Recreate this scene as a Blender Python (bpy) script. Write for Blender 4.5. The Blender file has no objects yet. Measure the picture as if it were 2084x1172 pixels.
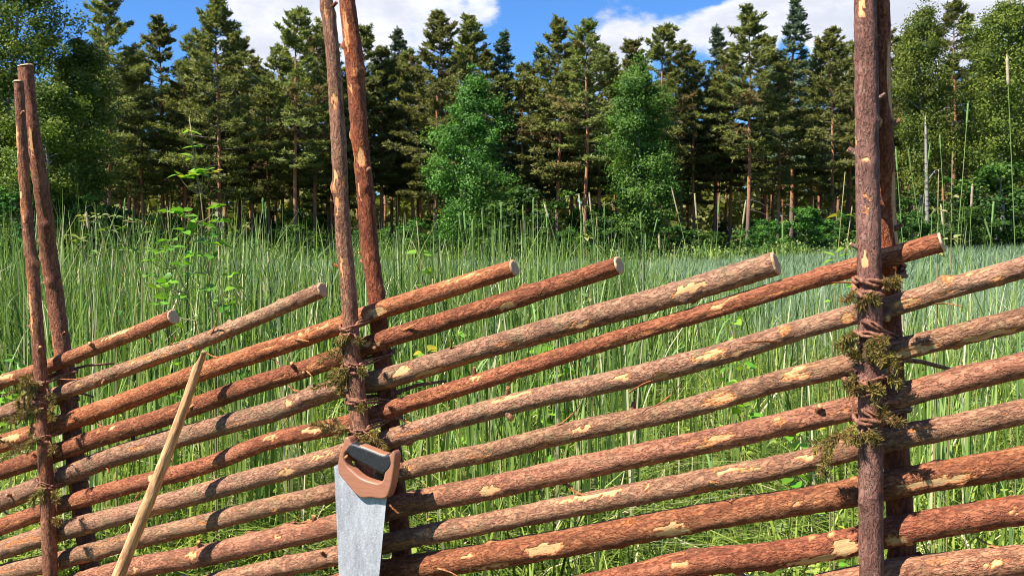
import bpy, bmesh, math, random
import numpy as np
from mathutils import Vector, Matrix, Quaternion

# ------------------------------------------------------------------ camera, sky, sun, exposure
sc = bpy.context.scene
COL = sc.collection
R = math.radians
F = 2000.0                      # focal length in photograph pixels (photo 2084 wide)
EYE = 1.25
PITCH = math.atan(96 / F)
cam_d = bpy.data.cameras.new('camera')
cam = bpy.data.objects.new('camera', cam_d)
COL.objects.link(cam)
cam.location = (0, 0, EYE)
cam.rotation_euler = (math.pi / 2 - PITCH, 0, 0)
cam_d.sensor_width = 36
cam_d.lens = 36 * F / 2084
cam_d.clip_start = 0.05
cam_d.clip_end = 3000
sc.camera = cam

SUN_AZ = R(60)                  # light travels towards 60 degrees right of the view
SUN_EL = R(52)
w = bpy.data.worlds.new('World')
sc.world = w
w.use_nodes = True
sun_d = bpy.data.lights.new('sun', 'SUN')
sun = bpy.data.objects.new('sun', sun_d)
COL.objects.link(sun)
sun_d.energy = 5.0
sun_d.angle = R(0.5)
sun_d.color = (1.0, 0.955, 0.89)
ldir = Vector((math.sin(SUN_AZ) * math.cos(SUN_EL), math.cos(SUN_AZ) * math.cos(SUN_EL), -math.sin(SUN_EL)))
sun.rotation_euler = ldir.to_track_quat('-Z', 'Y').to_euler()

sc.view_settings.view_transform = 'Standard'
sc.view_settings.look = 'None'
sc.view_settings.gamma = 1
sc.view_settings.exposure = 1.2
sc.view_settings.use_curve_mapping = False
sc.cycles.max_bounces = 5
sc.cycles.diffuse_bounces = 3
sc.cycles.glossy_bounces = 2
sc.cycles.transmission_bounces = 4
sc.cycles.filter_width = 1.0


class NT:
    """small helper round a node tree"""
    def __init__(s, tree):
        s.t = tree
        tree.nodes.clear()

    def n(s, kind, ins=None, **kw):
        nd = s.t.nodes.new(kind)
        for k, v in kw.items():
            setattr(nd, k, v)
        for k, v in (ins or {}).items():
            sock = nd.inputs[k]
            if isinstance(v, bpy.types.NodeSocket):
                s.t.links.new(v, sock)
            else:
                sock.default_value = v
        return nd

    def math(s, op, a, b=0.0, c=0.0, clamp=False):
        nd = s.n('ShaderNodeMath', operation=op, use_clamp=clamp)
        for i, v in enumerate((a, b, c)):
            if isinstance(v, bpy.types.NodeSocket):
                s.t.links.new(v, nd.inputs[i])
            else:
                nd.inputs[i].default_value = v
        return nd.outputs[0]

    def mix(s, f, a, b, blend='MIX'):
        nd = s.n('ShaderNodeMix', data_type='RGBA', blend_type=blend)
        for i, v in ((0, f), (6, a), (7, b)):
            if isinstance(v, bpy.types.NodeSocket):
                s.t.links.new(v, nd.inputs[i])
            else:
                nd.inputs[i].default_value = v if i == 0 else (tuple(v) + (1,))[:4]
        return nd.outputs[2]

    def ramp(s, f, stops, interp='LINEAR'):
        nd = s.n('ShaderNodeValToRGB', {0: f})
        cr = nd.color_ramp
        cr.interpolation = interp
        while len(cr.elements) < len(stops):
            cr.elements.new(0.5)
        for e, (p, c) in zip(cr.elements, stops):
            e.position = p
            e.color = (tuple(c) + (1,))[:4] if not isinstance(c, (int, float)) else (c, c, c, 1)
        return nd.outputs[0]

    def noise(s, vec, scale, detail=3, rough=0.55):
        return s.n('ShaderNodeTexNoise', {'Vector': vec, 'Scale': scale, 'Detail': detail, 'Roughness': rough}).outputs['Fac']

    def smooth(s, v, a, b, lo=0.0, hi=1.0):
        return s.n('ShaderNodeMapRange', {0: v, 1: a, 2: b, 3: lo, 4: hi}, interpolation_type='SMOOTHSTEP').outputs[0]

    def link(s, a, b):
        s.t.links.new(a, b)


def build_world():
    t = NT(w.node_tree)
    sky = t.n('ShaderNodeTexSky', sky_type='NISHITA', sun_disc=False)
    sky.sun_elevation = SUN_EL
    sky.sun_rotation = SUN_AZ + math.pi
    sky.altitude = 100
    sky.air_density = 1.0
    sky.dust_density = 0.3
    sky.ozone_density = 3.0
    blue = t.mix(1.0, sky.outputs[0], (0.46, 0.80, 1.25), 'MULTIPLY')
    blue = t.n('ShaderNodeVectorMath', {0: blue, 3: 0.065}, operation='SCALE').outputs[0]
    tc = t.n('ShaderNodeTexCoord').outputs['Generated']
    sep = t.n('ShaderNodeSeparateXYZ', {0: tc})
    yy = t.math('MAXIMUM', sep.outputs[1], 0.02)
    u = t.math('DIVIDE', sep.outputs[0], yy)
    e = t.math('DIVIDE', sep.outputs[2], yy)
    mp = t.n('ShaderNodeMapping', {'Vector': tc, 'Location': (3.1, 1.7, 0.4), 'Scale': (1.0, 1.0, 1.9)}).outputs[0]
    n1 = t.noise(mp, 4.2, 9, 0.58)
    n2 = t.noise(mp, 9.0, 6, 0.6)
    dens = n1
    for (px, py, rx, ry, amp) in ((760, 30, 300, 115, .30), (1490, 60, 260, 90, .24), (1240, 110, 70, 60, .16), (1960, 30, 120, 90, .2),
                                  (285, 40, 130, 170, -.30), (1125, 20, 85, 170, -.32), (1390, 0, 120, 36, -.16), (1600, 120, 40, 70, -.2)):
        a = t.math('MULTIPLY', t.math('SUBTRACT', u, (px - 1042) / F), F / rx)
        b = t.math('MULTIPLY', t.math('SUBTRACT', e, (490 - py) / F), F / ry)
        rr = t.math('ADD', t.math('MULTIPLY', a, a), t.math('MULTIPLY', b, b))
        g = t.math('POWER', 2.718, t.math('MULTIPLY', rr, -1.0))
        dens = t.math('MULTIPLY_ADD', g, amp, dens)
    dens = t.math('ADD', dens, t.math('MULTIPLY', t.math('SUBTRACT', n2, 0.5), 0.2))
    mask = t.smooth(dens, 0.54, 0.63)
    core = t.smooth(t.math('MULTIPLY_ADD', n2, 0.6, t.math('MULTIPLY', dens, 0.5)), 0.48, 0.72)
    cloud = t.mix(core, (0.50, 0.505, 0.53), (0.335, 0.35, 0.405))
    col = t.mix(mask, blue, cloud)
    bg = t.n('ShaderNodeBackground', {'Color': col, 'Strength': 1.0})
    out = t.n('ShaderNodeOutputWorld')
    t.link(bg.outputs[0], out.inputs[0])


build_world()

# ------------------------------------------------------------------ geometry helpers
FWD = Vector((0, math.cos(PITCH), -math.sin(PITCH)))
UP = Vector((0, math.sin(PITCH), math.cos(PITCH)))
CAM = Vector((0, 0, EYE))
D = Vector((0.8832, -0.469, 0))       # along the fence, to the right and nearer
N = Vector((0.469, 0.8832, 0))        # fence normal, away from the camera side
CF = 1.624                            # N . P on the plane of the rails


def ray(x, y):
    return Vector((1, 0, 0)) * ((x - 1042) / F) + UP * (-(y - 586) / F) + FWD


def on_fence(x, y, off=0.0):
    d = ray(x, y)
    return CAM + d * ((CF + off) / N.dot(d))


def at(x, y, Y):
    d = ray(x, y)
    return CAM + d * (Y / d.y)


def tag(o, label=None, cat=None, group=None, kind=None):
    if label: o['label'] = label
    if cat: o['category'] = cat
    if group: o['group'] = group
    if kind: o['kind'] = kind
    return o


def link(name, data, parent=None, mats=None):
    o = bpy.data.objects.new(name, data)
    COL.objects.link(o)
    if parent is not None:
        o.parent = parent
    if mats is not None and data is not None:
        for m in (mats if isinstance(mats, (list, tuple)) else [mats]):
            data.materials.append(m)
    return o


def empty(name, loc=(0, 0, 0), parent=None):
    o = bpy.data.objects.new(name, None)
    COL.objects.link(o)
    o.location = loc
    o.empty_display_size = 0.1
    if parent is not None:
        o.parent = parent
    return o


def qmesh(name, V, Q, attrs=None, smooth=True, T=None):
    """mesh from numpy verts (n,3), quads (m,4) and optional tris (k,3)"""
    me = bpy.data.meshes.new(name)
    V = np.asarray(V, dtype=np.float32)
    Q = np.asarray(Q, dtype=np.int32).reshape(-1, 4)
    T = np.zeros((0, 3), np.int32) if T is None else np.asarray(T, dtype=np.int32).reshape(-1, 3)
    me.vertices.add(len(V))
    me.vertices.foreach_set('co', V.ravel())
    nl = Q.size + T.size
    me.loops.add(nl)
    me.loops.foreach_set('vertex_index', np.concatenate([Q.ravel(), T.ravel()]))
    me.polygons.add(len(Q) + len(T))
    st = np.concatenate([np.arange(len(Q)) * 4, Q.size + np.arange(len(T)) * 3]).astype(np.int32)
    me.polygons.foreach_set('loop_start', st)
    if smooth:
        me.polygons.foreach_set('use_smooth', np.ones(len(Q) + len(T), dtype=bool))
    for k, v in (attrs or {}).items():
        a = me.attributes.new(k, 'FLOAT', 'POINT')
        a.data.foreach_set('value', np.asarray(v, dtype=np.float32))
    me.update()
    me.validate()
    return me


class Geo:
    """collects numpy pieces into one mesh"""
    def __init__(s):
        s.V, s.Q, s.A, s.n = [], [], [], 0

    def add(s, V, Q, tone=0.5):
        V = np.asarray(V, dtype=np.float32).reshape(-1, 3)
        s.V.append(V)
        s.Q.append(np.asarray(Q, dtype=np.int32).reshape(-1, 4) + s.n)
        s.A.append(np.full(len(V), tone, np.float32) if np.isscalar(tone) else np.asarray(tone, np.float32))
        s.n += len(V)

    def tube(s, pts, rad, sides=6, tone=0.5, cap=True):
        pts = np.asarray([tuple(p) for p in pts], dtype=np.float64)
        n = len(pts)
        rad = np.broadcast_to(np.asarray(rad, dtype=np.float64), (n,))
        tg = np.gradient(pts, axis=0)
        tg /= np.linalg.norm(tg, axis=1)[:, None] + 1e-9
        ref = np.array([0, 0, 1.0]) if abs(tg[0][2]) < 0.8 else np.array([1.0, 0, 0])
        a = np.cross(tg, ref); a /= np.linalg.norm(a, axis=1)[:, None] + 1e-9
        b = np.cross(tg, a)
        th = np.linspace(0, 2 * np.pi, sides, endpoint=False)
        V = pts[:, None] + rad[:, None, None] * (a[:, None] * np.cos(th)[None, :, None] + b[:, None] * np.sin(th)[None, :, None])
        i = np.arange(n - 1)[:, None] * sides
        j = np.arange(sides)[None, :]
        k = (j + 1) % sides
        Q = np.stack([i + j, i + k, i + sides + k, i + sides + j], -1).reshape(-1, 4)
        V = V.reshape(-1, 3)
        if cap:
            V = np.vstack([V, pts[:1], pts[-1:]])
            c0, c1 = n * sides, n * sides + 1
            jj = np.arange(0, sides, 1)
            e = (n - 1) * sides
            if sides % 2 == 0:
                jj = np.arange(0, sides, 2)
                Q = np.vstack([Q, np.stack([np.full_like(jj, c0), (jj + 2) % sides, (jj + 1) % sides, jj], -1),
                               np.stack([np.full_like(jj, c1), e + jj, e + (jj + 1) % sides, e + (jj + 2) % sides], -1)])
        s.add(V, Q, tone)

    def cards(s, P, A, L, B, W0, W1, tone):
        """n quads: from P along unit A for L, half widths W0 to W1 along B"""
        P, A, B = (np.asarray(v, np.float64) for v in (P, A, B))
        n = len(P)
        L = np.broadcast_to(L, (n,))[:, None]; W0 = np.broadcast_to(W0, (n,))[:, None]; W1 = np.broadcast_to(W1, (n,))[:, None]
        E = P + A * L
        V = np.stack([P - B * W0, P + B * W0, E + B * W1, E - B * W1], 1).reshape(-1, 3)
        s.add(V, np.arange(4 * n).reshape(-1, 4), np.repeat(np.broadcast_to(tone, (n,)), 4))

    def mesh(s, name, smooth=False):
        return qmesh(name, np.vstack(s.V), np.vstack(s.Q), {'tone': np.concatenate(s.A)}, smooth)


def unit(v):
    return v / (np.linalg.norm(v, axis=-1, keepdims=True) + 1e-9)


def _hash(ix, iy, iz, seed):
    h = (ix.astype(np.int64) * 374761393 + iy.astype(np.int64) * 668265263 + iz.astype(np.int64) * 2147483647 + seed * 1274126177) & 0xFFFFFFFF
    h = ((h ^ (h >> 13)) * 1274126177) & 0xFFFFFFFF
    return ((h ^ (h >> 16)) & 0xFFFF) / 65535.0


def vnoise(P, seed=0):
    """value noise 0..1 on points (n,3)"""
    I = np.floor(P).astype(np.int64)
    f = P - I
    f = f * f * (3 - 2 * f)
    out = 0
    for dx in (0, 1):
        for dy in (0, 1):
            for dz in (0, 1):
                h = _hash(I[:, 0] + dx, I[:, 1] + dy, I[:, 2] + dz, seed)
                out = out + h * (f[:, 0] if dx else 1 - f[:, 0]) * (f[:, 1] if dy else 1 - f[:, 1]) * (f[:, 2] if dz else 1 - f[:, 2])
    return out


def catmull(P, m):
    """P (n,k) control points -> m samples, uniform in chord length"""
    P = np.asarray(P, dtype=np.float64)
    s = np.concatenate([[0], np.cumsum(np.linalg.norm(np.diff(P[:, :3], axis=0), axis=1))])
    q = np.linspace(0, s[-1], m)
    # cubic hermite with finite-difference tangents
    T = np.gradient(P, s, axis=0) if len(P) > 2 else np.repeat((P[1:] - P[:1]) / s[-1], 2, 0)
    i = np.clip(np.searchsorted(s, q, side='right') - 1, 0, len(P) - 2)
    h = (s[i + 1] - s[i])[:, None]
    t = ((q - s[i])[:, None]) / h
    return (2 * t**3 - 3 * t**2 + 1) * P[i] + (t**3 - 2 * t**2 + t) * h * T[i] + (-2 * t**3 + 3 * t**2) * P[i + 1] + (t**3 - t**2) * h * T[i + 1]


# ------------------------------------------------------------------ materials
def new_mat(name):
    m = bpy.data.materials.new(name)
    m.use_nodes = True
    return m, NT(m.node_tree)


def finish(t, shader):
    o = t.n('ShaderNodeOutputMaterial')
    t.link(shader, o.inputs[0])


def bark_material(name, dark, mid, light, lichen, inner, wood, lichen_amt=0.32, scuff=0.62, crk=0.4):
    """young conifer bark with flakes, lichen, scuffs; attribute peel shows inner bark and wood"""
    m, t = new_mat(name)
    co = t.n('ShaderNodeTexCoord').outputs['Object']
    oi = t.n('ShaderNodeObjectInfo')
    rnd = oi.outputs['Random']
    off = t.n('ShaderNodeCombineXYZ', {0: t.math('MULTIPLY', rnd, 37.0), 1: t.math('MULTIPLY', rnd, 11.0), 2: 0.0}).outputs[0]
    co2 = t.n('ShaderNodeVectorMath', {0: co, 1: off}, operation='ADD').outputs[0]
    fl = t.n('ShaderNodeMapping', {'Vector': co2, 'Scale': (120, 260, 260)}).outputs[0]
    fine = t.noise(fl, 1.0, 5, 0.62)
    fis = t.noise(t.n('ShaderNodeMapping', {'Vector': co2, 'Scale': (46, 125, 125)}).outputs[0], 1.0, 3, 0.6)
    crack = t.smooth(t.math('ABSOLUTE', t.math('SUBTRACT', fis, 0.5)), 0.0, 0.055)
    big = t.noise(t.n('ShaderNodeMapping', {'Vector': co2, 'Scale': (5, 26, 26)}).outputs[0], 1.0, 4, 0.6)
    med = t.noise(t.n('ShaderNodeMapping', {'Vector': co2, 'Scale': (22, 60, 60)}).outputs[0], 1.0, 4, 0.65)
    base = t.ramp(fine, [(0.30, dark), (0.46, mid), (0.70, light)])
    base = t.mix(t.smooth(med, 0.42, 0.62, 0.0, 0.7), base, tuple(c * 0.5 for c in mid))
    base = t.mix(t.smooth(big, 0.5, 0.72, 0.0, 0.45), base, light)
    lich = t.math('MULTIPLY', t.smooth(t.noise(co2, 31.0, 6, 0.7), 0.50, 0.66), t.math('MULTIPLY', t.math('MULTIPLY_ADD', rnd, 1.5, 0.2), lichen_amt))
    base = t.mix(lich, base, lichen)
    spots = t.smooth(t.noise(co2, 95.0, 3, 0.6), 0.69, 0.75, 0, 0.45)
    base = t.mix(spots, base, (0.42, 0.38, 0.33))
    sc_ = t.smooth(t.noise(t.n('ShaderNodeMapping', {'Vector': co2, 'Scale': (9, 34, 34)}).outputs[0], 1.0, 5, 0.7), scuff, scuff + 0.05)
    base = t.mix(t.math('MULTIPLY', sc_, 0.75), base, inner)
    base = t.mix(t.math('MULTIPLY', t.math('SUBTRACT', 1.0, crack), crk), base, dark)
    base = t.mix(1.0, base, oi.outputs['Color'], 'MULTIPLY')
    hv = t.n('ShaderNodeHueSaturation', {'Hue': t.math('MULTIPLY_ADD', rnd, 0.014, 0.492), 'Saturation': t.math('MULTIPLY_ADD', rnd, -0.22, 1.12),
                                         'Value': t.math('MULTIPLY_ADD', rnd, 0.16, 0.94), 'Color': base}).outputs[0]
    peel = t.n('ShaderNodeAttribute', attribute_name='peel').outputs['Fac']
    grain = t.noise(t.n('ShaderNodeMapping', {'Vector': co2, 'Scale': (24, 190, 190)}).outputs[0], 1.0, 4, 0.6)
    pk = t.smooth(peel, 0.05, 0.2)
    peel = t.math('ADD', peel, t.math('MULTIPLY', pk, t.math('ADD', t.math('MULTIPLY', t.math('SUBTRACT', fine, 0.5), 0.45), t.math('MULTIPLY', t.math('SUBTRACT', grain, 0.5), 1.1))))
    rib = t.n('ShaderNodeTexWave', {'Vector': co2, 'Scale': 46.0, 'Distortion': 3.0, 'Detail': 2.0}, wave_type='BANDS', bands_direction='X').outputs['Fac']
    inn = t.mix(t.smooth(rib, 0.3, 0.8, 0, 0.5), inner, tuple(min(1, c * 1.7) for c in inner))
    wd = t.mix(t.smooth(grain, 0.4, 0.7), wood, tuple(c * 0.72 for c in wood))
    col = t.mix(t.smooth(peel, 0.18, 0.30), hv, inn)
    col = t.mix(t.smooth(peel, 0.42, 0.55), col, wd)
    bare = t.smooth(peel, 0.2, 0.5)
    height = t.math('ADD', t.math('MULTIPLY', fine, 0.8), t.math('MULTIPLY', crack, 0.45))
    height = t.math('MULTIPLY', height, t.math('MULTIPLY_ADD', bare, -0.85, 1.0))
    bp = t.n('ShaderNodeBump', {'Height': height, 'Strength': 0.9, 'Distance': 0.004})
    p = t.n('ShaderNodeBsdfPrincipled', {'Base Color': col, 'Roughness': 0.78, 'Specular IOR Level': 0.3, 'Normal': bp.outputs[0]})
    finish(t, p.outputs[0])
    return m


M = {}
M['rail_bark'] = bark_material('rail_bark', (0.072, 0.023, 0.011), (0.285, 0.106, 0.050), (0.465, 0.228, 0.126), (0.22, 0.165, 0.075), (0.42, 0.155, 0.05), (0.60, 0.36, 0.155))
M['post_bark'] = bark_material('post_bark', (0.078, 0.023, 0.011), (0.25, 0.085, 0.040), (0.39, 0.175, 0.092), (0.21, 0.14, 0.07), (0.44, 0.145, 0.045), (0.62, 0.345, 0.14), 0.3, 0.58)
M['grey_post_bark'] = bark_material('grey_post_bark', (0.09, 0.040, 0.027), (0.225, 0.112, 0.078), (0.33, 0.203, 0.153), (0.23, 0.175, 0.13), (0.46, 0.17, 0.07), (0.70, 0.42, 0.18), 0.35, 0.66, 0.15)


def end_material():
    m, t = new_mat('cut_wood')
    co = t.n('ShaderNodeTexCoord').outputs['Object']
    sp = t.n('ShaderNodeSeparateXYZ', {0: co})
    nz = t.noise(co, 60.0, 3)
    r = t.math('SQRT', t.math('ADD', t.math('MULTIPLY', sp.outputs[1], sp.outputs[1]), t.math('MULTIPLY', sp.outputs[2], sp.outputs[2])))
    ring = t.math('SINE', t.math('MULTIPLY', t.math('ADD', r, t.math('MULTIPLY', nz, 0.004)), 1900.0))
    c = t.mix(t.smooth(ring, -0.4, 0.9), (0.62, 0.42, 0.24), (0.42, 0.23, 0.11))
    saw = t.n('ShaderNodeTexWave', {'Vector': co, 'Scale': 120.0, 'Distortion': 1.5}, wave_type='BANDS', bands_direction='Z').outputs['Fac']
    c = t.mix(t.math('MULTIPLY', saw, 0.25), c, (0.48, 0.27, 0.12))
    c = t.mix(t.smooth(t.noise(co, 140, 3), 0.5, 0.75, 0, 0.5), c, (0.42, 0.2, 0.1))
    p = t.n('ShaderNodeBsdfPrincipled', {'Base Color': c, 'Roughness': 0.8})
    finish(t, p.outputs[0])
    return m


M['cut_wood'] = end_material()


def simple(name, build, rough=0.7, spec=0.3, metal=0.0, bump=None):
    m, t = new_mat(name)
    co = t.n('ShaderNodeTexCoord').outputs['Object']
    col, h = build(t, co)
    ins = {'Base Color': col, 'Roughness': rough, 'Specular IOR Level': spec, 'Metallic': metal}
    if h is not None:
        ins['Normal'] = t.n('ShaderNodeBump', {'Height': h, 'Strength': 0.6, 'Distance': bump or 0.002}).outputs[0]
    p = t.n('ShaderNodeBsdfPrincipled', ins)
    finish(t, p.outputs[0])
    return m


def foliage(name, stops, trans=0.3, var=0.10, rough=0.55, noise_scale=1.2, tcol=(1.15, 1.2, 0.5)):
    """leaf material; per-piece attribute tone picks a colour; objects vary a little"""
    m, t = new_mat(name)
    tone = t.n('ShaderNodeAttribute', attribute_name='tone').outputs['Fac']
    col = t.ramp(tone, stops)
    rnd = t.n('ShaderNodeObjectInfo').outputs['Random']
    co = t.n('ShaderNodeTexCoord').outputs['Object']
    nz = t.noise(co, noise_scale, 2)
    col = t.n('ShaderNodeHueSaturation', {'Hue': t.math('MULTIPLY_ADD', rnd, 0.03, 0.485), 'Saturation': 1.0,
                                          'Value': t.math('ADD', t.math('MULTIPLY_ADD', rnd, 2 * var, 1 - var), t.math('MULTIPLY_ADD', nz, 0.5, -0.25)), 'Color': col}).outputs[0]
    p = t.n('ShaderNodeBsdfPrincipled', {'Base Color': col, 'Roughness': rough, 'Specular IOR Level': 0.25})
    tr = t.n('ShaderNodeBsdfTranslucent', {'Color': t.mix(1.0, col, tcol, 'MULTIPLY')})
    mx = t.n('ShaderNodeMixShader', {0: trans, 1: p.outputs[0], 2: tr.outputs[0]})
    finish(t, mx.outputs[0])
    return m


M['pine_needles'] = foliage('pine_needles', [(0.0, (0.080, 0.098, 0.026)), (0.5, (0.178, 0.196, 0.050)), (0.85, (0.235, 0.236, 0.066)), (1.0, (0.19, 0.14, 0.055))], 0.36, 0.22, noise_scale=0.5)
M['spruce_needles'] = foliage('spruce_needles', [(0.0, (0.035, 0.055, 0.030)), (0.6, (0.09, 0.13, 0.07)), (1.0, (0.14, 0.17, 0.09))], 0.15, 0.15, noise_scale=0.5)
M['aspen_leaves'] = foliage('aspen_leaves', [(0.0, (0.034, 0.085, 0.012)), (0.5, (0.082, 0.170, 0.022)), (1.0, (0.15, 0.25, 0.036))], 0.33, 0.12, noise_scale=0.4)
M['birch_leaves'] = foliage('birch_leaves', [(0.0, (0.042, 0.078, 0.010)), (0.5, (0.115, 0.165, 0.018)), (1.0, (0.20, 0.23, 0.03))], 0.33, 0.12, noise_scale=0.4)
M['shrub_leaves'] = foliage('shrub_leaves', [(0.0, (0.02, 0.055, 0.010)), (0.5, (0.055, 0.13, 0.016)), (1.0, (0.12, 0.22, 0.03))], 0.3, 0.25, noise_scale=0.8)
M['grass'] = foliage('grass', [(0.0, (0.026, 0.050, 0.008)), (0.4, (0.150, 0.222, 0.026)), (0.82, (0.37, 0.44, 0.075)), (0.93, (0.32, 0.40, 0.12)), (0.95, (0.52, 0.44, 0.22)), (1.0, (0.60, 0.52, 0.30))], 0.30, 0.0, 0.45, 1.5)  # dark end of the tones paints in the shadowed gaps among blades
M['tall_grass'] = foliage('tall_grass', [(0.0, (0.020, 0.050, 0.012)), (0.45, (0.105, 0.178, 0.030)), (0.86, (0.31, 0.40, 0.092)), (0.965, (0.30, 0.38, 0.14)), (0.975, (0.50, 0.44, 0.25)), (1.0, (0.6, 0.54, 0.34))], 0.28, 0.0, 0.45, 1.5)  # low tones darkened: shade inside the stand is put into the blade colour
M['cereal'] = foliage('cereal', [(0.0, (0.075, 0.125, 0.055)), (0.5, (0.175, 0.26, 0.135)), (1.0, (0.31, 0.39, 0.23))], 0.32, 0.0, 0.5, 0.5, (1.1, 1.15, 0.8))
M['sapling_leaves'] = foliage('sapling_leaves', [(0.0, (0.05, 0.16, 0.015)), (0.6, (0.14, 0.32, 0.025)), (0.92, (0.26, 0.42, 0.04)), (1.0, (0.5, 0.36, 0.03))], 0.38, 0.15, 0.4)
M['weed_leaves'] = foliage('weed_leaves', [(0.0, (0.05, 0.12, 0.02)), (0.6, (0.14, 0.24, 0.05)), (1.0, (0.34, 0.32, 0.12))], 0.3, 0.1, 0.5)
M['tie_needles'] = foliage('tie_needles', [(0.0, (0.065, 0.048, 0.012)), (0.5, (0.19, 0.145, 0.03)), (1.0, (0.32, 0.22, 0.05))], 0.15, 0.1, 0.5, 30)
M['timothy_green'] = foliage('timothy_green', [(0.0, (0.07, 0.16, 0.03)), (0.6, (0.19, 0.31, 0.08)), (1.0, (0.33, 0.42, 0.15))], 0.25, 0.1, 0.6)
M['timothy_dry'] = foliage('timothy_dry', [(0.0, (0.30, 0.25, 0.12)), (0.6, (0.52, 0.43, 0.24)), (1.0, (0.66, 0.58, 0.38))], 0.25, 0.1, 0.6)


def pine_bark():
    m, t = new_mat('pine_trunk_bark')
    co = t.n('ShaderNodeTexCoord').outputs['Object']
    z = t.n('ShaderNodeSeparateXYZ', {0: co}).outputs[2]
    nz = t.noise(t.n('ShaderNodeMapping', {'Vector': co, 'Scale': (9, 9, 3)}).outputs[0], 1.0, 4, 0.6)
    f = t.smooth(t.math('MULTIPLY_ADD', nz, 3.0, z), 3.2, 7.5)
    c = t.mix(f, (0.145, 0.105, 0.082), (0.40, 0.165, 0.07))
    c = t.mix(t.smooth(nz, 0.48, 0.7, 0, 0.65), c, (0.075, 0.045, 0.032))
    bough = t.smooth(t.n('ShaderNodeAttribute', attribute_name='tone').outputs['Fac'], 0.4, 0.1)
    c = t.mix(bough, c, (0.095, 0.075, 0.055))
    p = t.n('ShaderNodeBsdfPrincipled', {'Base Color': c, 'Roughness': 0.9, 'Normal': t.n('ShaderNodeBump', {'Height': nz, 'Distance': 0.05}).outputs[0]})
    finish(t, p.outputs[0])
    return m


M['pine_trunk'] = pine_bark()
M['grey_trunk'] = simple('grey_trunk', lambda t, co: (t.mix(t.smooth(t.noise(t.n('ShaderNodeMapping', {'Vector': co, 'Scale': (6, 6, 2.2)}).outputs[0], 1, 4), 0.35, 0.65), (0.10, 0.085, 0.065), (0.30, 0.27, 0.22)), None), 0.9)
M['birch_bark'] = simple('birch_bark', lambda t, co: (t.mix(t.smooth(t.noise(t.n('ShaderNodeMapping', {'Vector': co, 'Scale': (3, 3, 9)}).outputs[0], 1, 4), 0.52, 0.62), (0.27, 0.24, 0.20), (0.07, 0.06, 0.05)), None), 0.8)
M['twig'] = simple('twig', lambda t, co: (t.ramp(t.noise(co, 170, 5, 0.7), [(0.32, (0.05, 0.02, 0.013)), (0.5, (0.22, 0.085, 0.045)), (0.7, (0.42, 0.22, 0.13))]), t.noise(co, 300, 3)), 0.75, 0.3, 0.0, 0.004)
M['sapling_stem'] = simple('sapling_stem', lambda t, co: (t.mix(t.noise(co, 90, 3), (0.22, 0.12, 0.05), (0.24, 0.27, 0.09)), None), 0.6)


def ground_mat():
    m, t = new_mat('ground')
    co = t.n('ShaderNodeTexCoord').outputs['Object']
    n1 = t.noise(co, 0.35, 6, 0.7)
    n2 = t.noise(co, 14.0, 4, 0.7)
    y = t.n('ShaderNodeSeparateXYZ', {0: co}).outputs[1]
    grass = t.mix(t.smooth(n2, 0.35, 0.7), (0.022, 0.045, 0.010), (0.09, 0.125, 0.03))
    crop = t.mix(t.smooth(n2, 0.35, 0.7), (0.06, 0.10, 0.045), (0.14, 0.20, 0.10))
    floor = t.mix(t.smooth(n2, 0.35, 0.7), (0.03, 0.032, 0.012), (0.07, 0.06, 0.028))
    c = t.mix(t.smooth(y, 9.0, 13.0), grass, crop)
    c = t.mix(t.smooth(t.math('MULTIPLY_ADD', n1, 4.0, y), 70.0, 73.0), c, floor)
    p = t.n('ShaderNodeBsdfPrincipled', {'Base Color': c, 'Roughness': 0.95, 'Specular IOR Level': 0.1, 'Normal': t.n('ShaderNodeBump', {'Height': n2, 'Distance': 0.05}).outputs[0]})
    finish(t, p.outputs[0])
    return m


M['ground'] = ground_mat()


# ------------------------------------------------------------------ the ground
def smoothstep(a, b, x):
    t = np.clip((x - a) / (b - a), 0, 1)
    return t * t * (3 - 2 * t)


def gz(X, Y):
    X = np.asarray(X, dtype=np.float64); Y = np.asarray(Y, dtype=np.float64)
    sl = np.clip(0.052 * (X - 17), -0.45, 2.4)
    return sl * smoothstep(9, 72, Y) + 0.05 * np.sin(X * 0.7 + 1) * np.sin(Y * 0.55) * smoothstep(3, 8, Y)


def gzf(x, y):
    return float(gz(x, y))


def build_ground():
    xs = np.concatenate([np.linspace(-700, -80, 12), np.linspace(-70, 70, 71), np.linspace(80, 700, 12)])
    ys = np.concatenate([np.linspace(-60, -6, 6), np.linspace(-4, 130, 90), np.linspace(150, 900, 12)])
    X, Y = np.meshgrid(xs, ys)
    Z = gz(X, Y)
    V = np.stack([X, Y, Z], -1).reshape(-1, 3)
    nx, ny = len(xs), len(ys)
    i = np.arange(ny - 1)[:, None] * nx + np.arange(nx - 1)[None]
    Q = np.stack([i, i + 1, i + nx + 1, i + nx], -1).reshape(-1, 4)
    tag(link('ground', qmesh('ground', V, Q), None, M['ground']), kind='structure')


build_ground()


# ------------------------------------------------------------------ trees
rng = np.random.default_rng(11)


def facing(A, nd):
    """width direction that turns a card along A to face nd"""
    return unit(np.cross(A, nd))


def rand_dirs(n):
    v = rng.normal(size=(n, 3))
    return unit(v)


def perp(A):
    r = rand_dirs(len(A))
    return unit(np.cross(A, r))


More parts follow.
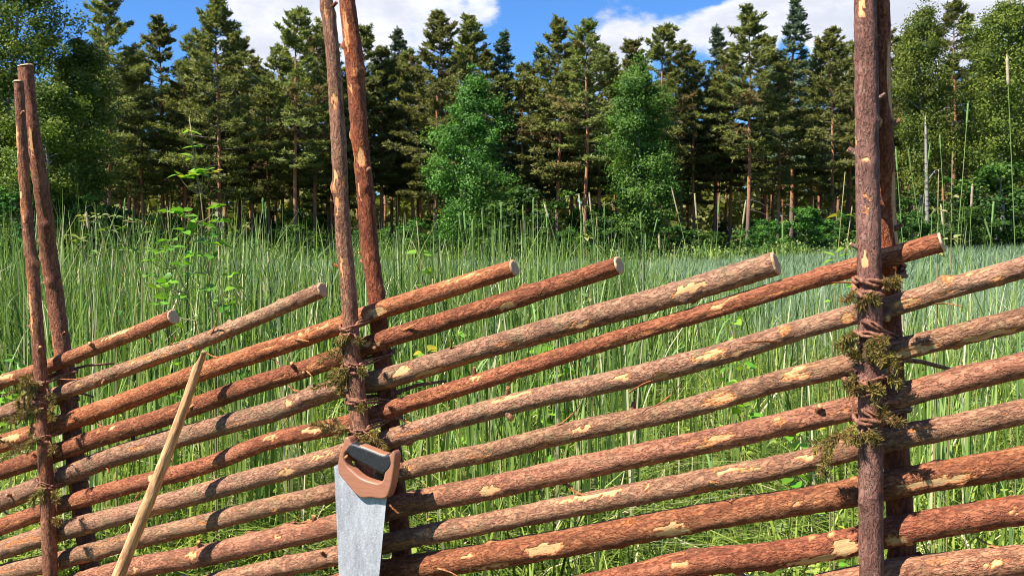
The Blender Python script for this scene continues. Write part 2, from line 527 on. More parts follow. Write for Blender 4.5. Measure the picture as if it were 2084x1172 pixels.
def make_pine(seed, H, base_frac, spread, dense=1.0, conical=False):
    """returns (trunk mesh, crown mesh)"""
    global rng
    rng = np.random.default_rng(seed)
    tr, cr = Geo(), Geo()
    nseg = 14
    zz = np.linspace(0, H * 0.985, nseg)
    bend = np.cumsum(rng.normal(0, 0.09, (nseg, 2)), 0) * np.linspace(0, 1, nseg)[:, None]
    tp = np.column_stack([bend, zz])
    r0 = 0.0085 * H + 0.02
    tr.tube(tp, r0 * (1 - zz / H) ** 0.8 + 0.012, 8)
    zb = H * base_frac
    # dead stubs and bare boughs below the crown
    for _ in range(rng.integers(8, 16)):
        h = rng.uniform(0.18 * H, zb + 1.5)
        a = rng.uniform(0, 6.28)
        L = rng.uniform(0.5, 2.0)
        p = np.array([np.interp(h, zz, tp[:, 0]), np.interp(h, zz, tp[:, 1]), h])
        dv = np.array([math.cos(a), math.sin(a), rng.uniform(-0.3, 0.25)])
        tr.tube([p, p + dv * L * 0.5, p + dv * L + [0, 0, -0.12 * L]], [0.03, 0.018, 0.008], 4, 0.05, cap=False)
    h = zb
    while h < H - 0.25:
        f = (h - zb) / (H - zb)
        if conical:
            Lm = spread * (1 - f) ** 0.85 + 0.12
        else:
            Lm = spread * (min(1, 0.5 + f * 2.6)) * (1 - f) ** 0.70 + 0.20
        nb = rng.integers(4, 6)
        a0 = rng.uniform(0, 6.28)
        for b in range(nb):
            if rng.random() < (0.20 if f < 0.75 else 0.08) or (0.1 < f < 0.8 and math.sin(a0 * 3.1 + b * 2.0 + h * 0.8) > 0.86):
                continue
            a = a0 + b * 6.283 / nb + rng.uniform(-0.35, 0.35)
            L = Lm * (rng.uniform(0.5, 1.15) if rng.random() < 0.8 else rng.uniform(1.0, 1.4))
            el = (-0.12 + 0.75 * f ** 1.3) if not conical else (-0.25 + 0.6 * f)
            el += rng.uniform(-0.13, 0.13)
            hh = h + rng.uniform(-0.18, 0.18)
            p0 = np.array([np.interp(hh, zz, tp[:, 0]), np.interp(hh, zz, tp[:, 1]), hh])
            od = np.array([math.cos(a) * math.cos(el), math.sin(a) * math.cos(el), math.sin(el)])
            tt = np.linspace(0, 1, 5)[:, None]
            curve = p0 + od * L * tt + np.array([0, 0, 1]) * (0.10 * L * tt ** 2.0)
            tr.tube(curve, np.linspace(0.014 + 0.009 * L, 0.005, 5), 4, 0.05, cap=False)
            # foliage sprays: flat pads along the outer part of the bough
            nt = max(5, int((6 + 11.5 * L) * dense))
            s = rng.uniform(0.25 if L > 1.0 else 0.1, 1.0, nt) ** 0.75
            side = np.array([-math.sin(a), math.cos(a), 0])
            wid = 0.42 * L * (1.10 - s) + 0.12
            c = p0 + od * L * s[:, None] + np.array([0, 0, 1]) * (0.10 * L * s ** 2.0)[:, None]
            c = c + side * (rng.uniform(-1, 1, nt) * wid)[:, None] + np.array([0, 0, 1]) * rng.normal(0.03, 0.07, nt)[:, None]
            k = 7
            P = np.repeat(c, k, 0) + rng.normal(0, 0.05, (nt * k, 3)) * [1, 1, 0.6]
            A = unit(rng.normal(size=(nt * k, 3)) * [1, 1, 0.55] + od * 0.55 + np.array([0, 0, 0.45]))
            tuft = np.clip(np.repeat(rng.uniform(0.15, 0.92, nt), k) + rng.uniform(-0.14, 0.14, nt * k), 0, 0.97)
            if rng.random() < 0.05:
                tuft[:] = 1.0
            nd = unit(np.array([math.cos(a), math.sin(a), 0]) * 0.75 + np.array([0, 0, 0.85]) + rng.normal(0, 0.45, (nt * k, 3)))
            cr.cards(P, A, rng.uniform(0.16, 0.36, nt * k), facing(A, nd), 0.044, 0.020, tuft)
        h += rng.uniform(0.30, 0.66) * (1.0 if f < 0.7 else 0.8)
    # leader
    A = unit(rng.normal(size=(50, 3)) * [0.6, 0.6, 0.3] + [0, 0, 0.9])
    top = tp[-1] + np.column_stack([rng.normal(0, 0.05, (50, 2)), rng.uniform(-0.9, 0.25, 50)])
    cr.cards(top, A, 0.24, perp(A), 0.03, 0.015, rng.uniform(0.3, 0.9, 50))
    return tr.mesh('pine_trunk', True), cr.mesh('pine_crown')


def make_broadleaf(seed, H, W, base_frac, nclump, nleaf, leaf, profile=0.45, upright=0.9):
    """trunk with limbs and a lumpy crown of many leaf-sized faces"""
    global rng
    rng = np.random.default_rng(seed)
    tr, cr = Geo(), Geo()
    zz = np.linspace(0, H * 0.93, 10)
    bend = np.cumsum(rng.normal(0, 0.012 * H, (10, 2)), 0) * np.linspace(0, 1, 10)[:, None]
    tp = np.column_stack([bend, zz])
    tr.tube(tp, 0.009 * H * (1 - zz / H) ** 0.8 + 0.012, 8)
    zb = H * base_frac
    nl = max(10, int(nclump / 9))
    tips = []
    for i in range(nl):
        f = (i + rng.uniform(0, 1)) / nl
        h = zb * 0.9 + (H * 0.95 - zb * 0.9) * f * 0.92
        rad = W * (np.sin(np.pi * min(1, max(0, (f * 0.86 + 0.12))) ** (profile * 2.0)) ** 0.75) * rng.uniform(0.55, 1.12) + 0.15
        a = i * 2.4 + rng.uniform(-0.5, 0.5)
        p0 = np.array([np.interp(h, zz, tp[:, 0]), np.interp(h, zz, tp[:, 1]), h])
        e = np.array([math.cos(a), math.sin(a), 0]) * rad + np.array([0, 0, upright * rad * rng.uniform(0.25, 0.8)])
        e[2] = min(e[2], H * 1.0 - h)
        q = p0 + e * 0.5 + np.array([0, 0, -0.05 * rad])
        tr.tube([p0, q, p0 + e], [0.008 * H * (1 - f) * 0.6 + 0.012, 0.012 + 0.002 * H * (1 - f), 0.006], 5, cap=False)
        for k in range(max(3, int(nclump / nl))):
            s = rng.uniform(0.3, 1.06)
            c = p0 + e * s + rng.normal(0, 0.15 * rad + 0.05, 3)
            tips.append((c, f))
    tips.append((tp[-1] + [0, 0, 0.03 * H], 1.0)); tips.append((tp[-1] + [0, 0, -0.02 * H], 1.0))
    for c, f in tips:
        n = int(nleaf * rng.uniform(0.6, 1.3))
        cl = (0.050 * H + 0.12) * rng.uniform(0.5, 1.35) * (1.0 - 0.35 * f)
        P = c + rng.normal(0, 0.5, (n, 3)) * cl * [1, 1, 0.72]
        A = unit(rng.normal(size=(n, 3)) + [0, 0, -0.35])
        tone = np.clip(rng.uniform(0.05, 0.9) + rng.uniform(-0.15, 0.15, n), 0, 1)
        Ls = leaf * rng.uniform(0.7, 1.3, n)
        out = np.array([c[0], c[1], 0]); out = out / (np.linalg.norm(out) + 0.3)
        nd = unit(unit(P - c) * 0.85 + out * 0.55 + np.array([0, 0, 0.45]) + rng.normal(0, 0.35, (n, 3)))
        cr.cards(P, A, Ls, facing(A, nd), Ls * 0.40, Ls * 0.22, tone)
    return tr.mesh('broadleaf_trunk', True), cr.mesh('broadleaf_crown')


def place_tree(name, kit, x, y, H0, H, rot, label, cat, group, mats, widen=1.0):
    e = empty(name, (x, y, gzf(x, y) - 0.05))
    s = H / H0
    e.rotation_euler = (0, 0, rot)
    e.scale = (s * widen, s * widen, s)
    for nm, me, mt in (('trunk', kit[0], mats[0]), ('crown', kit[1], mats[1])):
        if not me.materials:
            me.materials.append(mt)
        link(nm, me, e)
    tag(e, label, cat, group)
    return e


PINES = [(make_pine(100 + i, 20.0, bf, sp, dn), 20.0) for i, (bf, sp, dn) in enumerate(
    [(0.33, 4.5, 1.05), (0.38, 4.0, 1.15), (0.25, 5.0, 1.05), (0.41, 3.8, 1.1), (0.34, 4.4, 1.1), (0.42, 4.5, 1.0), (0.30, 4.1, 1.15), (0.36, 4.8, 1.05)])]
DEEP = [(make_pine(120 + i, 20.0, bf, sp, 0.8), 20.0) for i, (bf, sp) in enumerate([(0.36, 3.6), (0.46, 3.2)])]
SLIM = [(make_pine(140 + i, 20.0, bf, sp, 1.0, True), 20.0) for i, (bf, sp) in enumerate([(0.30, 3.0), (0.34, 2.6)])]
ASPENS = [(make_broadleaf(200 + i, 13.0, wd, 0.10, 300, 150, 0.105, pf), 13.0) for i, (wd, pf) in enumerate([(2.3, 0.42), (2.0, 0.5), (2.5, 0.46)])]
BIRCHES = [(make_broadleaf(230 + i, 18.0, wd, 0.26, 370, 108, 0.12, pf), 18.0) for i, (wd, pf) in enumerate([(3.1, 0.5), (2.7, 0.45)])]
SHRUBS = [(make_broadleaf(260 + i, 3.0, 1.25, 0.04, 110, 70, 0.085, 0.5), 3.0) for i in range(3)]


def tree_from_photo(px, top, Y, kit, H0, rot, name, label, cat, mats, group=None, widen=1.0):
    p = at(px, top, Y)
    g = gzf(p.x, Y)
    return place_tree(name, kit, p.x, Y, H0, p.z - g + 0.05, rot, label, cat, group, mats, widen)


PM = (M['pine_trunk'], M['pine_needles'])
SM = (M['pine_trunk'], M['spruce_needles'])
AM = (M['grey_trunk'], M['aspen_leaves'])
BM = (M['birch_bark'], M['birch_leaves'])

front = [  # px, top y, distance, kind, label
    (214, -22, 80, 0, 'tall pine with ragged top just right of the leafy trees at far left'),
    (322, 42, 90, 3, 'pine with a bluish crown top in the gap left of the broad dark pine'),
    (286, 112, 82, 4, 'lower pine with yellowish needles between the far-left leafy trees and the broad pine'),
    (372, 120, 84, 1, 'lower pine tucked against the left side of the broad dark pine'),
    (442, -6, 79, 2, 'broad dark pine with a dense crown left of the sky gap'),
    (512, 118, 88, 5, 'thin-crowned pine on the right flank of the broad dark pine'),
    (597, 14, 80, 1, 'pine with a pale narrow tip just left of the centre posts'),
    (637, 52, 84, 4, 'pine directly left of the middle fence posts, second from the sky gap'),
    (738, 55, 86, 0, 'pine seen just right of the middle fence posts'),
    (806, 55, 92, 6, 'slim pale pine between the middle posts and the bushy pine beside it'),
    (884, 26, 82, 2, 'bushy pine rising left behind the bright green leafy tree'),
    (968, 36, 86, 3, 'pine whose top stands right above the bright green leafy tree'),
    (1027, 60, 88, 7, 'thin bluish conifer with sky showing through, right of the bright green tree'),
    (1096, 92, 92, 6, 'small pointed conifer top at the left edge of the middle pine group'),
    (1134, 42, 84, 0, 'pine with a slender tip below the open blue sky'),
    (1192, 46, 80, 5, 'pine with heavy olive crown right of the slender blue-sky pine'),
    (1256, 116, 88, 4, 'lower pine behind the left shoulder of the second green leafy tree'),
    (1345, 48, 86, 1, 'pine whose tip rises just right of the second green leafy tree'),
    (1460, 50, 92, 7, 'slender single-tipped conifer between two bushier pines'),
    (1526, 20, 80, 3, 'pine with a bare straight trunk left of the tallest open-crowned pine'),
    (1416, 130, 88, 5, 'low-topped pine in front of the slender single-tipped conifer'),
    (1617, -8, 88, 7, 'tallest open-crowned conifer with sky between its branches'),
    (1588, 130, 82, 0, 'olive pine standing below the tallest open-crowned conifer'),
    (1702, 58, 82, 2, 'dense pine just left of the right fence posts'),
    (1800, 40, 90, 4, 'pine mostly hidden behind the right fence posts'),
    (1945, 8, 88, 5, 'pine with leaning side boughs between the two right-hand leafy trees'),
]
ALLP = PINES[:6] + SLIM
for i, (px, ty, Y, k, lab) in enumerate(front):
    kit, H0 = ALLP[k]
    tree_from_photo(px, ty, Y, kit, H0, i * 1.7, 'pine_tree', lab, 'tree', SM if k > 5 else PM, 'trees of the forest edge')

filler = [(255, 96, 88, 6, 'pine low between the ragged far-left pine and its bluish neighbour'),
          (405, 70, 90, 7, 'pine close behind the left shoulder of the broad dark pine'),
          (480, 60, 91, 6, 'pine close behind the right shoulder of the broad dark pine'),
          (545, 150, 86, 0, 'lowest pine in the sky gap left of the middle posts'),
          (570, 96, 92, 7, 'pine on the right side of the sky gap left of the middle posts'),
          (665, 92, 90, 2, 'pine behind the left one of the middle posts'),
          (775, 100, 88, 7, 'pine between the middle posts and the slim pale pine'),
          (840, 98, 90, 6, 'pine between the slim pale pine and the bushy pine'),
          (925, 90, 93, 4, 'pine hidden behind the tip of the bright green leafy tree'),
          (1062, 128, 86, 1, 'low pine right of the thin bluish conifer'),
          (1165, 84, 90, 6, 'pine between the slender tip and the heavy olive pine'),
          (1222, 96, 86, 7, 'pine right of the heavy olive pine below the white cloud'),
          (1290, 84, 92, 0, 'pine hidden behind the second green leafy tree'),
          (1388, 92, 90, 2, 'pine right of the pine above the second green leafy tree'),
          (1490, 92, 90, 6, 'pine between the slender single-tipped conifer and the bare-trunked pine'),
          (1560, 76, 92, 7, 'pine between the bare-trunked pine and the tallest open-crowned conifer'),
          (1655, 96, 90, 4, 'pine between the tallest open-crowned conifer and the dense pine by the right posts'),
          (1735, 90, 88, 7, 'pine touching the left edge of the right posts'),
          (1835, 70, 92, 1, 'pine hidden behind the leafy tree right of the right posts'),
          (1990, 60, 90, 6, 'pine left behind the leafy tree at the right edge'),
          (2070, 70, 92, 7, 'pine cut by the right edge of the picture')]
for i, (px, ty, Y, k, lab) in enumerate(filler):
    kit, H0 = PINES[k]
    tree_from_photo(px, ty, Y, kit, H0, 0.9 + i * 2.3, 'pine_tree', lab, 'tree', PM, 'pines between the front row trees')

leafy = [
    (20, -150, 58, BIRCHES, 0, 'big leafy tree filling the upper left corner', BM, 1.0),
    (168, 40, 60, BIRCHES, 1, 'rounded leafy tree right of the upper left corner tree', BM, 1.0),
    (92, 130, 55, ASPENS, 2, 'lower leafy tree behind the left fence posts', BM, 1.25),
    (945, 122, 66, ASPENS, 0, 'bright green leafy tree with a dense pointed crown in the middle', AM, 1.0),
    (1308, 96, 68, ASPENS, 1, 'second bright green leafy tree right of the middle', AM, 1.0),
    (1880, -25, 66, BIRCHES, 1, 'tall leafy tree directly right of the right fence posts', BM, 0.8),
    (2052, -40, 66, BIRCHES, 0, 'leafy tree at the right edge of the picture', BM, 0.95),
]
for i, (px, ty, Y, kits, k, lab, mats, wd) in enumerate(leafy):
    kit, H0 = kits[k]
    tree_from_photo(px, ty, Y, kit, H0, i * 2.1 + 0.4, 'leafy_tree', lab, 'tree', mats, 'leafy trees of the forest edge', wd)

# pines deeper in the wood: nothing tells them apart
prng = random.Random(5)
deep = []
for row, (Y, n) in enumerate(((91, 34), (97, 34), (104, 33), (112, 32), (121, 32))):
    for i in range(n):
        u = -0.80 + 1.60 * (i + prng.uniform(0.1, 0.9)) / n
        y = Y + prng.uniform(-3, 3)
        kit, H0 = DEEP[prng.randrange(len(DEEP))]
        H = prng.uniform(15.5, 19.0) + 0.04 * (Y - 92)
        place_tree('pine_tree', kit, u * y, y, H0, H, prng.uniform(0, 6.28), 'pine standing deep in the shade behind the front row of trees', 'tree', 'pines deep in the wood', PM)

# a few thin bare trunks at the edge
snag_g = Geo()
snag_pts = [(0, 0, 0), (0.03, 0, 2.2), (-0.05, 0, 4.5), (-0.12, 0.05, 7.0), (-0.2, 0.05, 8.6)]
snag_g.tube(snag_pts, [0.16, 0.14, 0.12, 0.09, 0.03], 8)
snag_g.tube([(-0.05, 0, 4.5), (0.5, 0, 5.2), (0.9, 0.1, 5.3)], [0.05, 0.03, 0.01], 5)
p = at(1890, 236, 63)
sn = empty('birch_snag', (p.x, 63, gzf(p.x, 63)))
snm = snag_g.mesh('birch_snag', True)
link('trunk', snm, sn, M['birch_bark'])
tag(sn, 'bare pale birch stem right of the right fence posts', 'tree')
sn.scale = (1, 1, (p.z - gzf(p.x, 63)) / 8.6)

shrubs = [(1070, 378, 62, 'bright green shrub at the foot of the trees right of the middle tree'),
          (1000, 440, 62, 'small dark shrub below the bright green leafy tree'),
          (1560, 446, 64, 'bright low shrub below the tallest open-crowned conifer'),
          (1640, 420, 68, 'dark rounded shrub left of the right fence posts'),
          (2035, 330, 62, 'tall shrub at the right edge below the leafy tree'),
          (1960, 420, 60, 'low shrub beside the pale birch stem'),
          (1860, 430, 62, 'low shrub directly right of the right fence posts'),
          (1240, 440, 66, 'shrub at the foot of the second green leafy tree'),
          (240, 420, 58, 'shadowed shrub behind the meadow plants at left'),
          (120, 390, 56, 'dark shrub behind the left fence posts'),
          (20, 380, 54, 'dark shrub at the left edge of the picture'),
          (760, 470, 68, 'low shrub just right of the middle fence posts'),
          (830, 462, 66, 'low shrub between the middle posts and the bright green tree')]
for i, (px, ty, Y, lab) in enumerate(shrubs):
    kit, H0 = SHRUBS[i % 3]
    tree_from_photo(px, ty, Y, kit, H0, i * 1.3, 'shrub', lab, 'shrub', (M['grey_trunk'], M['shrub_leaves']), 'shrubs along the forest edge', 1.35)


# young leafy trees standing in the shade between the trunks
yrng = random.Random(23)
for i in range(34):
    u = -0.55 + 1.1 * (i + yrng.uniform(0.1, 0.9)) / 34
    y = yrng.uniform(80, 100)
    kit, H0 = SHRUBS[i % 3]
    place_tree('young_tree', kit, u * y, y, H0, yrng.uniform(2.2, 5.2), yrng.uniform(0, 6.28), 'young leafy tree in the shade between the pine trunks', 'tree', 'young trees under the pines', (M['grey_trunk'], M['shrub_leaves']), yrng.uniform(0.8, 1.3))


for i in range(24):
    u = -0.42 + 0.86 * (i + yrng.uniform(0.1, 0.9)) / 24
    y = yrng.uniform(73, 79)
    kit, H0 = SHRUBS[i % 3]
    place_tree('shrub', kit, u * y, y, H0, yrng.uniform(1.4, 3.0), yrng.uniform(0, 6.28), 'low leafy shrub in the row along the foot of the pines', 'shrub', 'row of low shrubs at the foot of the pines', (M['grey_trunk'], M['shrub_leaves']), yrng.uniform(1.2, 1.8))


def far_wood():
    """undergrowth and young trees far inside the wood: one dark mass"""
    g = Geo()
    r = np.random.default_rng(77)
    n = 66000
    Y = np.where(r.random(n) < 0.6, r.uniform(126, 150, n), r.uniform(96, 126, n))
    X = r.uniform(-0.95, 0.95, n) * Y
    hmax = np.where(Y > 126, 13.0, 2.0 + 1.8 * np.sin(X * 0.35) * np.sin(Y * 0.4 + X * 0.1))
    Z = gz(X, Y) + r.uniform(0, 1, n) ** 1.15 * np.maximum(hmax, 0.6)
    A = unit(r.normal(size=(n, 3)) + [0, 0, 0.2])
    B = unit(np.cross(A, r.normal(size=(n, 3))))
    sz = np.where(Y > 126, 1.5, 0.7)
    g.cards(np.column_stack([X, Y, Z]), A, r.uniform(0.6, 1.1, n) * sz, B, 0.3 * sz, 0.16 * sz, r.uniform(0.4, 0.92, n))
    tag(link('undergrowth', g.mesh('undergrowth'), None, M['pine_needles']), 'dark undergrowth filling the inside of the wood', 'undergrowth', kind='stuff')


far_wood()


# ------------------------------------------------------------------ grass and crop
def ribbons(base, head, lean, h, wd, nseg, tone, r, curl=0.3):
    n = len(base)
    t = np.linspace(0, 1, nseg + 1)
    hd = np.stack([np.cos(head), np.sin(head), np.zeros(n)], -1)
    tw = head + np.pi / 2 + r.uniform(-0.9, 0.9, n)
    sd = np.stack([np.cos(tw), np.sin(tw), np.zeros(n)], -1)
    c = base[:, None, :] + hd[:, None, :] * (h * lean)[:, None, None] * (t ** 2)[None, :, None]
    drop = curl * np.minimum(1.0, lean)[:, None] * t[None] ** 3
    c[:, :, 2] += h[:, None] * (t[None] - drop)
    ww = (wd[:, None] * (1 - t[None] ** 1.6) * 0.5 + 0.0006)[:, :, None] * sd[:, None, :]
    V = np.stack([c - ww, c + ww], 2).reshape(-1, 3)
    k = 2 * (nseg + 1)
    i = np.arange(n)[:, None] * k + np.arange(nseg)[None] * 2
    Q = np.stack([i, i + 1, i + 3, i + 2], -1).reshape(-1, 4)
    return V, Q, np.repeat(tone, k)


def fence_y(X):
    return (CF - 0.469 * X) / 0.8832


def scatter(r, n, y0, y1, u0, u1):
    Y = np.sqrt(r.uniform(y0 ** 2, y1 ** 2, n))
    U = r.uniform(u0, u1, n)
    return U * Y, Y, U


def meadow():
    r = np.random.default_rng(3)
    g = Geo()
    n = 50000
    X, Y, U = scatter(r, n, 1.6, 9.0, -0.66, 0.66)
    k = (Y > fence_y(X) + 0.16)
    X, Y, U = X[k], Y[k], U[k]
    clump = vnoise(np.column_stack([X * 2.2, Y * 2.2, X * 0]), 5)
    h = (0.22 + 0.48 * clump ** 1.3) * r.uniform(0.45, 1.3, len(X)) * (1 + 0.2 * smoothstep(4.0, 8.0, Y))
    tone = np.clip(0.02 + 0.5 * vnoise(np.column_stack([X * 5, Y * 5, X * 0]), 6) + r.uniform(-0.15, 0.5, len(X)), 0, 0.93)
    tone[r.random(len(X)) < 0.07] = 1.0
    V, Q, T = ribbons(np.column_stack([X, Y, gz(X, Y)]), r.uniform(0, 6.283, len(X)), np.abs(r.normal(0.7, 1.2, len(X))), h, r.uniform(0.005, 0.015, len(X)), 4, tone, r, 0.5)
    g.add(V, Q, T)
    n = 9000   # near strip in front of the fence
    X, Y, U = scatter(r, n, 0.25, 3.4, -1.6, 1.0)
    k = (Y < fence_y(X) - 0.2)
    X, Y = X[k], Y[k]
    V, Q, T = ribbons(np.column_stack([X, Y, gz(X, Y)]), r.uniform(0, 6.283, len(X)), r.uniform(0.1, 0.8, len(X)), r.uniform(0.08, 0.26, len(X)), r.uniform(0.004, 0.008, len(X)), 3, r.uniform(0.1, 0.9, len(X)), r)
    g.add(V, Q, T)
    n = 7000   # clover and other small leaves among the blades
    X, Y, U = scatter(r, n, 2.2, 7.5, -0.64, 0.64)
    k = (Y > fence_y(X) + 0.2) & (vnoise(np.column_stack([X * 3.1, Y * 3.1, X * 0]), 15) > 0.48)
    X, Y = X[k], Y[k]; n = len(X)
    A = unit(np.column_stack([r.normal(size=(n, 2)), r.uniform(-0.3, 0.6, n)]))
    Bv = unit(np.cross(A, r.normal(size=(n, 3)) * 0.5 + [0, 0, 1]))
    L = r.uniform(0.018, 0.05, n)
    P = np.column_stack([X, Y, gz(X, Y) + r.uniform(0.08, 0.42, n)])
    g.cards(P, A, L * 0.5, Bv, L * 0.12, L * 0.36, r.uniform(0.25, 0.9, n))
    g.cards(P + A * (L * 0.5)[:, None], A, L * 0.5, Bv, L * 0.36, L * 0.08, r.uniform(0.25, 0.9, n))
    tag(link('meadow_grass', g.mesh('meadow_grass', True), None, M['grass']), 'short bright meadow grass showing between the fence rails', 'grass', kind='stuff')

    g = Geo()
    n = 21000
    X, Y, U = scatter(r, n, 3.9, 11.0, -0.66, 0.26)
    edge = 4.6 + 1.1 * vnoise(np.column_stack([X * 0.9, X * 0, X * 0]), 9) + 5.0 * smoothstep(0.10, 0.25, U)
    k = Y > edge
    X, Y, U, edge = X[k], Y[k], U[k], edge[k]
    cl = vnoise(np.column_stack([X * 1.6, Y * 1.6, X * 0]), 8)
    h = (0.84 + 0.46 * cl + 0.06 * smoothstep(-0.1, -0.4, U)) * (0.6 + 0.75 * r.random(len(X)) ** 1.6) * (1 - 0.3 * smoothstep(0.12, 0.24, U))
    tone = np.clip(r.uniform(0.0, 1.0, len(X)) * 0.75 + 0.35 * (cl - 0.3), 0, 0.95)
    tone[r.random(len(X)) < 0.055] = 1.0
    V, Q, T = ribbons(np.column_stack([X, Y, gz(X, Y)]), r.uniform(0, 6.283, len(X)), np.abs(r.normal(0.0, 0.30, len(X))), h, r.uniform(0.006, 0.024, len(X)), 5, tone, r)
    g.add(V, Q, T)
    n = 1300   # scattered taller blades and stalks all along the edge of the crop
    X, Y, U = scatter(r, n, 4.4, 9.0, -0.62, 0.62)
    h = (1.0 + 0.44 * r.random(n) ** 1.5) * np.where(U > 0.1, 0.95, 1.05)
    tone = r.uniform(0.2, 0.9, n); tone[r.random(n) < 0.14] = 1.0
    V, Q, T = ribbons(np.column_stack([X, Y, gz(X, Y)]), r.uniform(0, 6.283, n), np.abs(r.normal(0.0, 0.45, n)), h, r.uniform(0.005, 0.014, n), 6, tone, r, 0.7)
    g.add(V, Q, T)
    for (u0, u1, y0, y1, n, h0, h1) in ((-0.50, -0.20, 3.2, 4.6, 330, 1.0, 1.36), (-0.12, 0.13, 2.9, 4.2, 260, 1.0, 1.38), (0.38, 0.60, 2.7, 4.6, 280, 0.95, 1.42), (0.13, 0.36, 3.2, 5.0, 110, 0.9, 1.33)):
        X, Y, U = scatter(r, n, y0, y1, u0, u1)
        k = vnoise(np.column_stack([X * 2.6, Y * 2.6, X * 0]), 33) > 0.42
        X, Y = X[k], Y[k]; n = len(X)
        tone = r.uniform(0.25, 0.93, n); tone[r.random(n) < 0.08] = 1.0
        V, Q, T = ribbons(np.column_stack([X, Y, gz(X, Y)]), r.uniform(0, 6.283, n), np.abs(r.normal(0.0, 0.16, n)), h0 + (h1 - h0) * r.random(n) ** 0.9, r.uniform(0.005, 0.0125, n), 7, tone, r, 0.5)
        g.add(V, Q, T)
    tag(link('tall_grass', g.mesh('tall_grass', True), None, M['tall_grass']), 'tall upright green grass standing behind the left half of the fence', 'grass', kind='stuff')

    g = Geo()
    for (y0, y1, n, wmul, hs) in ((7.5, 14, 31000, 1.0, 4), (14, 28, 33000, 1.7, 3), (28, 71, 68000, 3.4, 2)):
        X, Y, U = scatter(r, n, y0, y1, -0.85 if y0 > 10 else -0.25, 0.85)
        k = Y > 7.6 + 1.2 * vnoise(np.column_stack([X * 0.8, X * 0, X * 0]), 19)
        X, Y = X[k], Y[k]
        cl = vnoise(np.column_stack([X * 0.5, Y * 0.5, X * 0]), 4)
        h = (0.62 + 0.16 * cl) * r.uniform(0.75, 1.15, len(X))
        tone = np.clip(0.3 * cl + r.uniform(0.05, 0.75, len(X)), 0, 1)
        V, Q, T = ribbons(np.column_stack([X, Y, gz(X, Y)]), r.uniform(0, 6.283, len(X)), r.uniform(0.15, 0.75, len(X)), h, r.uniform(0.008, 0.014, len(X)) * wmul, hs, tone, r, 0.6)
        g.add(V, Q, T)
    tag(link('cereal_field', g.mesh('cereal_field', True), None, M['cereal']), 'grey green cereal crop spreading from the fence to the forest', 'crop', kind='stuff')


def edge_weeds():
    r = np.random.default_rng(41)
    g = Geo()
    n = 19000
    Y = r.uniform(60, 73, n); X = r.uniform(-0.85, 0.85, n) * Y
    cl = vnoise(np.column_stack([X * 0.35, Y * 0.35, X * 0]), 12)
    k = cl > 0.36
    X, Y, cl = X[k], Y[k], cl[k]; n = len(X)
    h = (0.5 + 1.7 * (cl - 0.3)) * r.uniform(0.5, 1.3, n)
    V, Q, T = ribbons(np.column_stack([X, Y, gz(X, Y)]), r.uniform(0, 6.283, n), r.uniform(0.05, 0.8, n), h, r.uniform(0.04, 0.10, n), 3, r.uniform(0.05, 0.9, n), r, 0.5)
    g.add(V, Q, T)
    m = 16000
    i = r.integers(0, n, m)
    P = np.column_stack([X[i], Y[i], gz(X[i], Y[i]) + h[i] * r.uniform(0.2, 1.1, m)]) + r.normal(0, 0.15, (m, 3))
    A = unit(r.normal(size=(m, 3)))
    g.cards(P, A, r.uniform(0.06, 0.16, m), facing(A, unit(r.normal(0, 0.5, (m, 3)) + [-0.4, -0.6, 0.6])), 0.05, 0.03, r.uniform(0.1, 0.85, m))
    tag(link('edge_weeds', g.mesh('edge_weeds'), None, M['tall_grass']), 'ragged weeds and long grass along the foot of the forest', 'weeds', kind='stuff')


meadow()
edge_weeds()


# ------------------------------------------------------------------ the fence: posts, rails, ties
FENCE_O = on_fence(740, 1172)
FENCE_O.z = 0
fence = empty('roundpole_fence', FENCE_O)
tag(fence, 'rustic roundpole fence of slanting bark-covered rails tied between paired posts', 'fence')


def child(name, data, mat, M4, parent, parent_m=None):
    """link data under parent with world matrix M4"""
    o = link(name, data, parent)
    if mat is not None and not data.materials:
        data.materials.append(mat)
    pm = parent_m if parent_m is not None else Matrix.Translation(parent.location)
    o.matrix_local = pm.inverted() @ M4
    return o


def frame_from(p0, p1, hint):
    x = (p1 - p0).normalized()
    y = (hint - x * hint.dot(x)).normalized()
    z = x.cross(y)
    m = Matrix((x, y, z)).transposed().to_4x4()
    m.translation = p0
    return m


